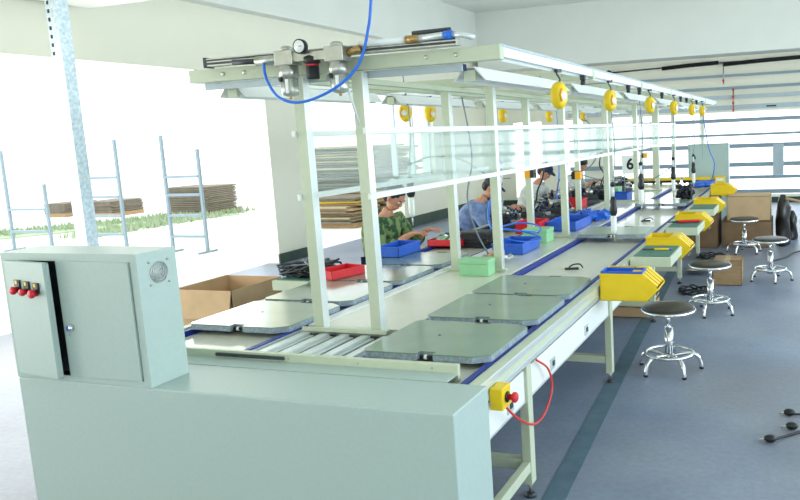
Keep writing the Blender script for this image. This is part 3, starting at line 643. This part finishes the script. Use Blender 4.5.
# ================================================================== THINGS ON THE LINE
def place(name, g, label, cat, loc, rz=0, bevel=.002, group=None):
    o = tag(obj(name, g, None, bevel), label, cat, group); o.location = loc; o.rotation_euler = (0, 0, rz); return o
def gbox(sx, sy, h, m, lid=True):
    g = G(); g.box(-sx/2, sx/2, -sy/2, sy/2, 0, h*.72, m); g.box(-sx/2-.004, sx/2+.004, -sy/2-.004, sy/2+.004, h*.74, h, m); return g
place('component_box', gbox(.22, .12, .115, 'green'), 'pale green box between the second pair of posts', 'box', (-2.085, 4.62, .743))
place('component_box', gbox(.22, .2, .12, 'green'), 'pale green box on the centre deck beside the heap of blue parts', 'box', (-2.15, 6.12, .743))
place('parts_crate', crate('', .20, .36, .085, 'bluep'), 'blue crate at the left table edge below the camouflage shirt', 'crate', (-3.05, 5.24, .772))
place('parts_crate', crate('', .26, .42, .09, 'bluep'), 'blue crate with a coiled hose, between second and third posts', 'crate', (-2.17, 5.62, .743))
place('parts_crate', crate('', .30, .6, .09, 'bluep'), 'long blue crate just behind the second green box', 'crate', (-2.14, 7.05, .743))
place('parts_crate', crate('', .24, .3, .11, 'red'), 'red crate behind the blue crates near the third posts', 'crate', (-2.42, 6.72, .745))
place('parts_crate', crate('', .24, .3, .11, 'red'), 'red crate on the left lane near the fourth posts', 'crate', (-2.62, 8.9, .745)) 
place('parts_crate', crate('', .24, .34, .10, 'bluep'), 'blue crate near the fifth posts with a green box behind', 'crate', (-2.24, 9.85, .743))
place('component_box', gbox(.15, .25, .13, 'green'), 'small green box behind the far blue crate', 'box', (-2.45, 10.4, .745))
def wiretangle(n, R, h, m, r=.004, seed=1):
    rnd = random.Random(seed); g = G()
    for _ in range(n):
        p = [(rnd.uniform(-R, R), rnd.uniform(-R, R), rnd.uniform(.012, h)) for _ in range(6)]; p[0] = (*p[0][:2], .01); p[-1] = (*p[-1][:2], .01)
        g.tube(curve(p, 5), r, m if isinstance(m, str) else rnd.choice(m), 5)
    return g
def heap(n, R, m, seed, s=.04):
    rnd = random.Random(seed); g = G()
    for _ in range(n):
        a = rnd.uniform(0, 6.3); r_ = R*math.sqrt(rnd.random()); z = (1-r_/R)*.06
        T = Matrix.Translation((r_*math.cos(a), r_*math.sin(a), z+s*.5)) @ Euler((rnd.uniform(-.5, .5), rnd.uniform(-.5, .5), a)).to_matrix().to_4x4()
        q = rnd.uniform(.5, 1)*s; g.box(-q, q, -q*.6, q*.6, -q*.35, q*.35, rnd.choice(m), T)
    return g
place('hose_coil', (lambda g: (g.tube(curve([(.17*math.cos(a*.5)*(1+.1*math.sin(a)), .22*math.sin(a*.5), .10+.06*math.sin(a*.37)) for a in range(26)], 3), .007, 'hose', 6), g)[1])(G()), 'loose blue hose coil lying over the blue crate', 'hose', (-2.17, 5.68, .78), bevel=0)
place('parts_heap', heap(26, .12, ['copper', 'cartonl', 'steel', 'wire'], 3), 'heap of brass and steel parts behind the green box', 'parts', (-2.14, 5.1, .745), bevel=0)['kind'] = 'stuff'
place('parts_heap', heap(40, .2, ['bluep', 'bluep', 'hose', 'dark'], 5, .07), 'heap of blue parts before the fourth posts', 'parts', (-2.1, 7.65, .745), bevel=0)['kind'] = 'stuff'
dup(W0, (XL-.015, 4.74, .685), PI, 'side tray on the left of the line under black wires')
place('wire_heap', wiretangle(34, .16, .09, ['black', 'black', 'black', 'dark', 'gwire'], .008, 4), 'tangle of black wires on the left side tray by the open cardboard box', 'wires', (-3.32, 4.42, .762), bevel=0)['kind'] = 'stuff'
def wedge_tray(loc, rz, label, m, k=1):
    g = G(); g.box(-.16, .16, -.24, .24, 0, .008, m); g.box(-.15, .15, -.23, .23, .008, .02, m); g.box(-.16, -.15, -.24, .24, 0, .06, m); g.box(.15, .16, -.24, .24, 0, .06, m); g.box(-.16, .16, -.24, -.23, 0, .06, m); g.box(-.16, .16, .23, .24, 0, .06, m)
    for v in g.bm.verts: v.co.x *= k; v.co.y *= k
    return place('component_tray', g, label, 'tray', loc, rz)
wedge_tray((-3.0, 4.33, .772), -.3, 'shallow red tray on the left lane seen between the first posts', 'red', .6)
wedge_tray((-2.93, 6.05, .739), 0, 'shallow red tray on the left lane heaped with silver parts', 'red')
place('parts_heap', heap(60, .16, ['steel', 'wire', 'green', 'dark', 'steel'], 8, .035), 'silver and green parts heaped in the far red tray', 'parts', (-2.93, 6.0, .76), bevel=0)['kind'] = 'stuff'
# motor assemblies being built: black chassis with white cylinder, knob and leads
def machine(loc, rz, label, s=1):
    t = thing('motor_assembly', label, 'motor assembly', loc, rz, 'half-built motor assemblies on the left lane')
    g = G(); g.box(-.17, .17, -.12, .12, 0, .05, 'dark'); g.box(-.15, .0, -.10, .10, .05, .11, 'black'); g.box(.03, .15, -.08, .06, .05, .085, 'steel'); obj('chassis', g, t, .004)
    g = G(); g.cyl((-.13, 0, .15), (.02, 0, .15), .042, 'steel', seg=16); g.cyl((.02, 0, .15), (.05, 0, .15), .02, 'steel', seg=12); obj('motor', g, t)
    g = wiretangle(9, .13, .22, ['black', 'wire', 'gwire', 'black', 'navy'], .005, random.randint(0, 99)); obj('wiring', g, t)
    g = G(); g.lathe([(.03, 0), (.035, .02), (.02, .05), (.022, .07)], 'black', (.09, .02, .085), 14); obj('knob', g, t)
    return t
H0 = machine((-2.78, 7.0, .746), .3, 'half-built motor assembly beside the blue-grey shirt')
for (x, y), rz, lb in (((-2.68, 7.6), 1.2, 'second half-built motor assembly, past the blue-grey shirt'), ((-2.82, 8.2), .1, 'third half-built motor assembly on the left lane'), ((-2.6, 9.5), 2., 'half-built motor assembly in front of the grey shirt'),
                       ((-2.85, 9.9), .7, 'half-built motor assembly at the left edge by the grey shirt'), ((-2.75, 10.7), 1.6, 'half-built motor assembly before the far end'), ((-2.95, 7.3), 1.7, 'half-built motor assembly at the table edge under the blue-grey sleeve'), ((-2.52, 8.0), .5, 'half-built motor assembly beside the blue air line'), ((-2.95, 9.2), 2.6, 'half-built motor assembly at the table edge, before the grey shirt'),
                       ((-2.55, 10.2+.9), 1.0, 'half-built motor assembly behind the number six sign'), ((-2.95, 8.55), .9, 'half-built motor assembly between the blue-grey and the grey shirts'), ((-2.7, 11.9), .4, 'farthest half-built motor assembly on the left lane')):
    dup(H0, (x, y, .746), rz, lb)
# dark moulded housings, stacked black trays
for k, (x, y) in enumerate(((-2.68, 6.0), (-2.86, 10.25), (-2.60, 10.25))):
    g = G()
    for j in range(3): g.box(-.14, .14, -.12, .12, .0+j*.045, .03+j*.045, 'black'); g.box(-.12, .12, -.10, .10, .03+j*.045, .045+j*.045, 'dark')
    place('black_tray_stack', g, ['stack of black trays behind the heaped red tray', 'stack of black trays at the left table edge, far end', 'stack of black trays on the left lane, far end'][k], 'trays', (x, y, .72))
# small dark clips on the right belt
def clip(x, y, label):
    g = G(); g.box(-.05, .05, -.02, .02, 0, .012, 'black'); g.tube(curve([(-.02, 0, .015), (.01, .02, .03), (.06, .03, .03), (.08, .0, .01)]), .006, 'black', 6)
    place('dark_clip', g, label, 'small part', (x, y, .712), .3, group='small dark parts on the right lane')
clip(-1.52, 5.02, 'small dark part lying on the right lane past the third pallet'); clip(-1.50, 7.75, 'small dark part lying on the right lane, middle'); clip(-1.48, 10.9, 'small dark part lying on the right lane, far end')
g = G(); 
for k, (dx, dy) in enumerate(((0, 0), (.1, .12), (.02, .3), (.12, .42))): g.ball((dx-.06, dy-.2, .05), .11, .12, .05, 'bluep')
place('blue_heap', g, 'lumpy blue plastic bundle at the far right end of the line', 'bundle', (-1.32, 11.5, .76), bevel=0)
place('dark_gun', wiretangle(14, .12, .2, ['black', 'dark', 'navy'], .012, 12), 'dark bundle of cables at the right edge by the farthest bins', 'cables', (-1.38, 9.9, .735), bevel=0)['kind'] = 'stuff'

# ---- far end of the line
t = thing('far_end_cabinet', 'tall grey control cabinet at the far end of the line', 'cabinet', (-1.38, 12.75, 0))
g = G(); g.box(-1.70, -1.03, 12.66, 12.86, 0, 1.39, 'paint'); obj('body', g, t, .004, off=t.location)
g = G(); g.box(-1.67, -1.06, 12.645, 12.66, .82, 1.36, 'paint'); obj('door', g, t, .004, off=t.location)
g = G(); g.cyl((-1.62, 12.645, 1.08), (-1.62, 12.63, 1.08), .015, 'dark'); g.box(-1.61, -1.57, 12.635, 12.645, 1.14, 1.19, 'black'); obj('lock', g, t, off=t.location)
for k, (a, b) in enumerate(((-2.95, -2.60), (-2.55, -2.24), (-2.18, -1.82), (-1.78, -1.25))):
    g = G(); g.box(a, b, 12.50, 12.58, .80, .845, 'yellow'); g.box(a, b, 12.50, 12.58, .76, .80, 'black'); g.box(a+.02, a+.05, 12.51, 12.57, .742, .76, 'dark'); g.box(b-.05, b-.02, 12.51, 12.57, .742, .76, 'dark')  # black lower strip stands in for the shade under each yellow bar
    solo('barrier_bar', g, ['leftmost yellow and black bar across the far line end', 'second yellow and black bar from left at the far line end', 'third yellow and black bar from left at the far line end', 'rightmost yellow and black bar before the grey far cabinet'][k], 'bar', ((a+b)/2, 12.54, .742), 'yellow and black bars at the far line end', .003)
g = G(); g.box(-1.24, -1.08, 12.45, 12.58, .742, .86, 'yellow'); g.box(-1.22, -1.10, 12.446, 12.45, .78, .83, 'white'); solo('yellow_box', g, 'yellow box with pale window at the far right corner of the line', 'box', (-1.16, 12.5, .742), None, .004)
# number six station sign
t = thing('station_sign', 'white station sign with a black number 6 between the far posts', 'sign', (-2.25, 10.55, 1.0))
g = G(); g.box(-2.37, -2.13, 10.55, 10.556, 1.05, 1.32, 'white'); obj('plate', g, t, off=t.location)
g = G(); g.tube([(-2.34, 10.562, 1.3), (-2.34, 10.562, .75), (-2.16, 10.562, .75), (-2.16, 10.562, 1.3)], .006, 'steel', 8); obj('stand', g, t, off=t.location)
tx = bpy.data.curves.new('six', 'FONT'); tx.body = '6'; tx.size = .22; tx.extrude = .001; tx.offset = .006; tx.align_x = 'CENTER'; tx.align_y = 'CENTER'
to = bpy.data.objects.new('numeral', tx); COL.objects.link(to)
bpy.context.view_layer.update(); me = bpy.data.meshes.new_from_object(to.evaluated_get(bpy.context.evaluated_depsgraph_get())); bpy.data.objects.remove(to)
me.materials.clear(); me.materials.append(M['black']); o = bpy.data.objects.new('numeral', me); COL.objects.link(o); o.parent = t; o.location = (0.0, -.003, .185); o.rotation_euler = (PI/2, 0, 0); o['label'] = 'black number 6'

# ---- loose cables in the air
def cable(name, pts, r, m, label, cat='cable', loc=None):
    g = G(); g.tube(curve(pts), r, m, 6); return solo(name, g, label, cat, pts[0])
cable('balancer_cable', [(-2.95, 10.55, 1.86), (-2.75, 10.2, 1.80), (-2.55, 9.8, 1.55), (-2.5, 9.6, 1.35), (-2.6, 9.5, 1.2), (-2.75, 9.4, 1.15)], .008, 'gwire', 'grey cable arching down from the farthest left balancer')
cable('hanging_cable', [(-2.3, 5.0, 1.98), (-2.28, 5.05, 1.7), (-2.25, 5.0, 1.5), (-2.28, 4.95, 1.25), (-2.25, 5.0, 1.0), (-2.2, 5.1, .80)], .006, 'gwire', 'thin grey cable hanging beside the second right post')
cable('air_line', [(-2.9, 6.9, 1.98), (-2.88, 6.95, 1.6), (-2.80, 6.95, 1.35), (-2.78, 6.6, 1.10), (-2.70, 6.3, .95), (-2.55, 6.05, .82)], .011, 'hose', 'blue air line hanging in front of the blue-grey shirt', 'hose')
cable('air_line', [(-2.9, 9.2, 1.97), (-2.9, 9.2, 1.4), (-2.85, 9.0, 1.1), (-2.7, 8.4, .9), (-2.6, 8.05, .78)], .010, 'hose', 'blue air line hanging in front of the grey shirt', 'hose')
cable('air_line', [(-1.25, 10.95, 2.02), (-1.23, 11.0, 1.7), (-1.18, 11.1, 1.35), (-1.12, 11.2, 1.15), (-1.15, 11.3, .95), (-1.2, 11.4, .85)], .008, 'hose', 'thin blue air line hanging from the far right rail end', 'hose')
cable('slack_cable', [(-2.5, 8.9, 1.15), (-2.35, 9.1, 1.08), (-2.2, 9.6, 1.02), (-1.9, 9.9, 1.0), (-1.7, 9.4, 1.05), (-1.45, 9.25, 1.2)], .006, 'gwire', 'slack grey cable strung across the line in the distance')
cable('wire_lead', [(-2.8, 5.05, 1.5), (-2.72, 5.3, 1.55), (-2.6, 5.6, 1.5), (-2.50, 5.9, 1.35), (-2.42, 6.2, 1.3)], .005, 'gwire', 'thin cable arching from the left lane screwdriver')

for k, (x, y, x2, y2) in enumerate(((-2.35, 7.0, -2.6, 7.2), (-2.5, 8.3, -2.75, 8.4), (-2.35, 9.3, -2.5, 9.6), (-2.4, 6.0, -2.75, 6.6), (-2.5, 10.3, -2.7, 10.6))):
    cable('drop_lead', [(x, y, 1.44), (x-.03, y-.02, 1.25), (x2+.12, y2-.1, 1.12), (x2+.03, y2+.1, 1.0), (x2, y2, .84)], .009, ('black', 'gwire', 'black', 'wire', 'black')[k], 'loose lead dropping from the shelf rail to the left lane, %s from the near end' % ['third', 'fourth', 'fifth', 'second', 'sixth'][k])
# ================================================================== BACK WALL RAILS AND PIPES
def hrail(z, h, d, label, m='rail', x0=-4.9, x1=4.4, y=16.38):
    g = G(); g.box(x0, x1, y, y+d, z-h/2, z+h/2, m)
    for x in (-4.0, -1.0, 2.0): 
        if x0 < x: g.box(x-.04, x+.04, y+d, 16.495, z-h/2, z+h/2, m)
    return solo('wall_rail', g, label, 'rail', (0, y, z), 'horizontal steel rails on the back wall')
for z, h, lb in ((2.72, .05, 'topmost grey rail on the back wall, under the black pipe'), (2.46, .06, 'dark grey rail second from the top on the back wall'), (2.27, .08, 'pale rail third from the top on the back wall'), (2.05, .10, 'pale rail fourth from the top on the back wall'),
                 (1.78, .08, 'grey rail at the top edge of the bright back windows'), (1.47, .05, 'thin grey rail across the upper bright back windows'), (1.23, .09, 'grey rail across the middle of the back windows'), (.83, .09, 'grey rail below the middle of the back windows'), (.56, .07, 'second lowest grey rail on the back wall'), (.25, .09, 'lowest grey rail just above the back floor')):
    hrail(z, h, .05, lb, 'railx' if z > 2.4 or z < 1.9 else 'rail')
t = thing('insulated_pipe', 'long thin pipe with thick black foam sleeves high on the back wall', 'pipe', (-1.5, 16.3, 3.0))
g = G(); g.tube([(-4.3, 16.32, 2.93), (-1.9, 16.32, 2.99), (4.4, 16.32, 3.02)], .016, 'dark', 8); obj('pipe', g, t, off=t.location)
for a, b in ((-2.72, -1.52), (-1.42, -.25+.5)):
    g = G(); g.tube([(a, 16.32, 2.955), ((a+b)/2, 16.32, 2.985), (b, 16.32, 3.0)], .042, 'foam', 12); obj('foam_sleeve', g, t, off=t.location)
g = G(); g.ball((-3.9, 16.30, 2.93), .07, .06, .07, 'foam'); g.box(-4.6, -3.9, 16.3, 16.34, 2.90, 2.95, 'dark'); obj('valve', g, t, off=t.location)
t = thing('valve_pipe', 'short vertical pipe with red valve knobs on the back wall', 'pipe', (-1.2, 16.3, 2.4))
g = G(); g.cyl((-1.42, 16.33, 2.55), (-1.42, 16.33, 2.95), .015, 'steel', seg=8); g.cyl((-1.22, 16.33, 1.95), (-1.22, 16.33, 2.45), .015, 'copper', seg=8); obj('pipe', g, t, off=t.location)
for x, z in ((-1.42, 2.62), (-1.22, 2.42), (-1.22, 2.27), (-1.22, 2.14), (-1.22, 1.99)):
    g = G(); g.ball((x, 16.30, z), .024, .02, .028, 'red'); obj('valve_knob', g, t, off=t.location)
t = thing('wall_bracket', 'grey rectangular bracket frame between the lower back rails', 'bracket', (-.32, 16.36, .9))
g = G(); g.box(-.42, -.36, 16.33, 16.37, .60, 1.25, 'rail'); g.box(-.26, -.20, 16.33, 16.37, .60, 1.25, 'rail'); g.box(-.36, -.26, 16.345, 16.355, .60, 1.25, 'rail'); obj('frame', g, t, off=t.location)
g = G(); g.box(-.9, .0, 16.35, 16.37, 2.0, 2.1, 'rail'); g.box(-.55, -.35, 16.34, 16.352, 2.03, 2.06, 'dark'); solo('wall_plate', g, 'grey mounting plate with dark mark on the pale back rail', 'plate', (-.45, 16.36, 2.05))

# ================================================================== OUTSIDE: LADDER RACKS AND STACKS
def ladder(loc, rz, w, h, rungs, label, h2=None):
    t = thing('ladder_rack', label, 'rack', loc, rz, 'open ladder racks standing outside the left openings')
    for x, hh in ((0, h), (w, h2 or h)):
        g = G(); g.box(x-.022, x+.022, -.022, .022, 0, hh, 'railx'); obj('upright', g, t)
        g = G(); g.box(x-.02, x+.02, -.20, .20, 0, .03, 'railx'); obj('foot', g, t)
    for z in rungs:
        g = G(); g.box(.022, w-.022, -.03, .03, z-.02, z+.02, 'railx'); obj('rung', g, t)
ladder((-9.87, 9.6, -.02), 0, .72, 1.95, (.27, .62, .96, 1.26), 'open steel ladder rack nearest the concrete pier, outside', 1.70)
ladder((-11.72, 9.6, -.02), 0, .84, 1.35, (.30, .62, .95, 1.28), 'open steel ladder rack right behind the galvanised post, outside', 1.92)
ladder((-13.58, 9.6, -.02), 0, .95, 1.82, (.35, .75), 'open steel ladder rack at the far left edge, outside', 1.2)
def cardstack(x, y, sx, sy, h, label, n=26, m=('carton', 'cartonl'), jit=.1):
    t = thing('cardboard_stack', label, 'cardboard stack', (x, y, -.02)); rnd = random.Random(int(x*10))
    g = G(); g.box(-sx/2, sx/2, -sy/2, sy/2, .0, .10, 'carton'); obj('base_pallet', g, t)
    g = G(); z = .10
    for k in range(n):
        dz = (h-.1)/n; a, b, c_ = rnd.uniform(-jit, jit), rnd.uniform(-jit, jit), rnd.uniform(-.05, .05)
        T = Matrix.Translation((a, b, 0)) @ Matrix.Rotation(c_, 4, 'Z'); g.box(-sx/2, sx/2, -sy/2, sy/2, z, z+dz*.8, rnd.choice(m), T); z += dz
    obj('flat_sheets', g, t)
cardstack(-9.6, 14.6, 2.6, 1.4, 1.62, 'tall stack of flattened cardboard outside behind the first posts', 30, ('cartonp', 'cartonq', 'cartonq'), .22)
cardstack(-9.0, 13.0, 1.5, .9, .62, 'low heap of yellowish cardboard before the tall stack outside', 12, ('yellow', 'cartonq', 'cartonp', 'carton'))
cardstack(-14.6, 15.3, 1.35, 1.0, .75, 'cardboard stack on the lawn behind the rack nearest the pier', 14, ('cartonp',), jit=.02)
cardstack(-17.6, 15.3, .95, 1.0, .42, 'low cardboard stack seen behind the middle ladder rack', 10, ('cartonp',), jit=.02)
cardstack(-19.2, 15.3, .75, 1.0, .38, 'low cardboard stack seen left of the galvanised post', 10, ('cartonp',), jit=.02)

# ================================================================== PEOPLE
def skinmesh(name, verts, edges, radii, mats, parent=None, sub=2):
    me = bpy.data.meshes.new(name); me.from_pydata([Vector(v) for v in verts], edges, []); me.update()
    o = bpy.data.objects.new(name, me); COL.objects.link(o); o.parent = parent
    sk = o.modifiers.new('skin', 'SKIN'); sk.use_smooth_shade = True
    for k, v in enumerate(me.skin_vertices[0].data):
        r = radii[k]; v.radius = (r if isinstance(r, tuple) else (r, r)); v.use_root = (k == 0)
    s = o.modifiers.new('sub', 'SUBSURF'); s.levels = sub; s.render_levels = sub
    me.materials.append(M[mats]); return o
def person(loc, rz, label, shirt, trousers, lean=.45, cap=None, seed=0):
    """seated figure facing +x locally, leaning over the table, hands on the work"""
    t = thing('person', label, 'person', loc, rz)
    hz = .50                                # hip height when seated
    sx, sz = .62*math.sin(lean)*.8, hz+.50*math.cos(lean)
    hip = (0, 0, hz); belly = (sx*.4, 0, hz+.2*math.cos(lean)+.02); chest = (sx*.8, 0, hz+.38*math.cos(lean)+.02); neck = (sx*1.08, 0, sz+.04); nk2 = (sx*1.2+.02, 0, sz+.10)
    hd = Vector((sx*1.25+.07, 0, sz+.19))
    V = [hip, belly, chest, neck, nk2]; E = [(0, 1), (1, 2), (2, 3), (3, 4)]; R = [(.11, .13), (.10, .13), (.10, .13), .055, .052]
    for s in (-1, 1):
        a = len(V); sh = Vector((sx*.95, s*.17, sz-.04)); el = Vector((sx*.95+.14, s*.24, sz-.28)); wr = Vector((sx*.95+.36, s*.12, .86)); V += [sh, el, wr]; R += [.050, .038, .028]; E += [(2, a), (a, a+1), (a+1, a+2)]
        pm = wr+Vector((.055, -s*.012, .0)); V.append(pm); R.append((.034, .018)); E.append((a+2, a+3))
        for f, (dy, ln) in enumerate(((-.03, .062), (-.01, .075), (.01, .072), (.028, .058))):
            b = len(V); V += [pm+Vector((.035, dy, .004)), pm+Vector((.035+ln*.55, dy*1.25, .0)), pm+Vector((.03+ln, dy*1.3, -.028))]; R += [.0095, .0085, .007]; E += [(a+3, b), (b, b+1), (b+1, b+2)]
        b = len(V); V += [wr+Vector((.03, -s*.035, 0)), wr+Vector((.062, -s*.058, -.01))]; R += [.011, .009]; E += [(a+2, b), (b, b+1)]
        c = len(V); V += [(.06, s*.09, hz-.02), (.42, s*.12, hz+.02), (.44, s*.12, .10), (.54, s*.13, .045)]; R += [.085, .06, .04, .035]; E += [(0, c), (c, c+1), (c+1, c+2), (c+2, c+3)]
    body = skinmesh('body', V, E, R, 'skin', t)
    # head: skull and jaw with brow, nose, mouth, eyes and ears
    tilt = Matrix.Rotation(.75, 4, 'Y'); g = G(); H = Matrix.Translation(hd) @ tilt
    def ell(c, r, m, sg=14): g.ball(H @ Vector(c), *r, m, tilt, sg)
    ell((0, 0, .02), (.095, .077, .105), 'skin', 20); ell((.03, 0, -.055), (.062, .056, .062), 'skin'); ell((.095, 0, -.008), (.016, .013, .024), 'skin'); ell((.088, 0, -.052), (.010, .024, .006), 'redc')
    for s in (-1, 1): ell((.083, s*.030, .015), (.012, .014, .008), 'white', 10); ell((.092, s*.030, .015), (.005, .006, .006), 'black', 8); ell((.0, s*.080, .0), (.018, .010, .028), 'skin', 10); ell((.088, s*.030, .033), (.008, .018, .004), 'hair', 8)
    obj('head', g, t)
    g = G(); g.ball(H @ Vector((-.018, 0, .045)), .100, .086, .098, 'hair', tilt, 18); g.ball(H @ Vector((-.045, 0, -.01)), .065, .078, .075, 'hair', tilt, 16); obj('hair', g, t)
    if cap:
        g = G(); g.ball(H @ Vector((-.012, 0, .075)), .105, .092, .078, cap, tilt, 18); g.ball(H @ Vector((.10, 0, .07)), .065, .07, .010, 'navy', tilt, 14); obj('cap', g, t)
    V = [hip, belly, chest, neck]; V.insert(3, (sx*.99, 0, sz-.035)); E = [(0, 1), (1, 2), (2, 3), (3, 4)]; R = [(.145, .165), (.14, .17), (.145, .19), (.10, .15), .075]
    for s in (-1, 1):
        a = len(V); V += [(sx*.95, s*.185, sz-.03), (sx*.95+.14, s*.24, sz-.28), (sx*.95+.28, s*.165, (sz-.28)*.4+.86*.6)]; R += [.090, .068, .052]; E += [(2, a), (a, a+1), (a+1, a+2)]
    skinmesh('shirt', V, E, R, shirt, t)
    V = [(0, 0, hz-.01)]; E = []; R = [(.14, .165)]
    for s in (-1, 1): c = len(V); V += [(.07, s*.09, hz-.02), (.42, s*.12, hz+.02), (.44, s*.12, .14)]; R += [.098, .073, .055]; E += [(0, c), (c, c+1), (c+1, c+2)]
    skinmesh('trousers', V, E, R, trousers, t)
    # low stool the person sits on
    return t
PP = (((-3.74, 6.0, 0), -.1, 'person in camouflage shirt sitting at the left lane behind the first posts', 'camo', 'navy', .30, None), ((-3.76, 7.85, 0), .15, 'person in blue-grey shirt and dark cap bending over the work', 'blueshirt', 'navy', .62, 'navy'),
      ((-3.80, 10.2, 0), -.1, 'person in pale grey shirt and dark cap working at the left lane', 'greyshirt', 'navy', .50, 'navy'), ((-3.75, 12.0, 0), -.1, 'farthest person in a pale shirt at the left side of the line', 'greyshirt', 'navy', .5, None))
for k, (l_, rz, lb, sh, tr, ln, cp) in enumerate(PP):
    person(l_, rz, lb, sh, tr, ln, cp)
    dup(S0, (l_[0]-.02, l_[1], -.075+.0), 0, ['stool under the person in the camouflage shirt', 'stool under the person in the blue-grey shirt', 'stool under the person in the pale grey shirt', 'stool under the farthest person'][k]).location.z = 0
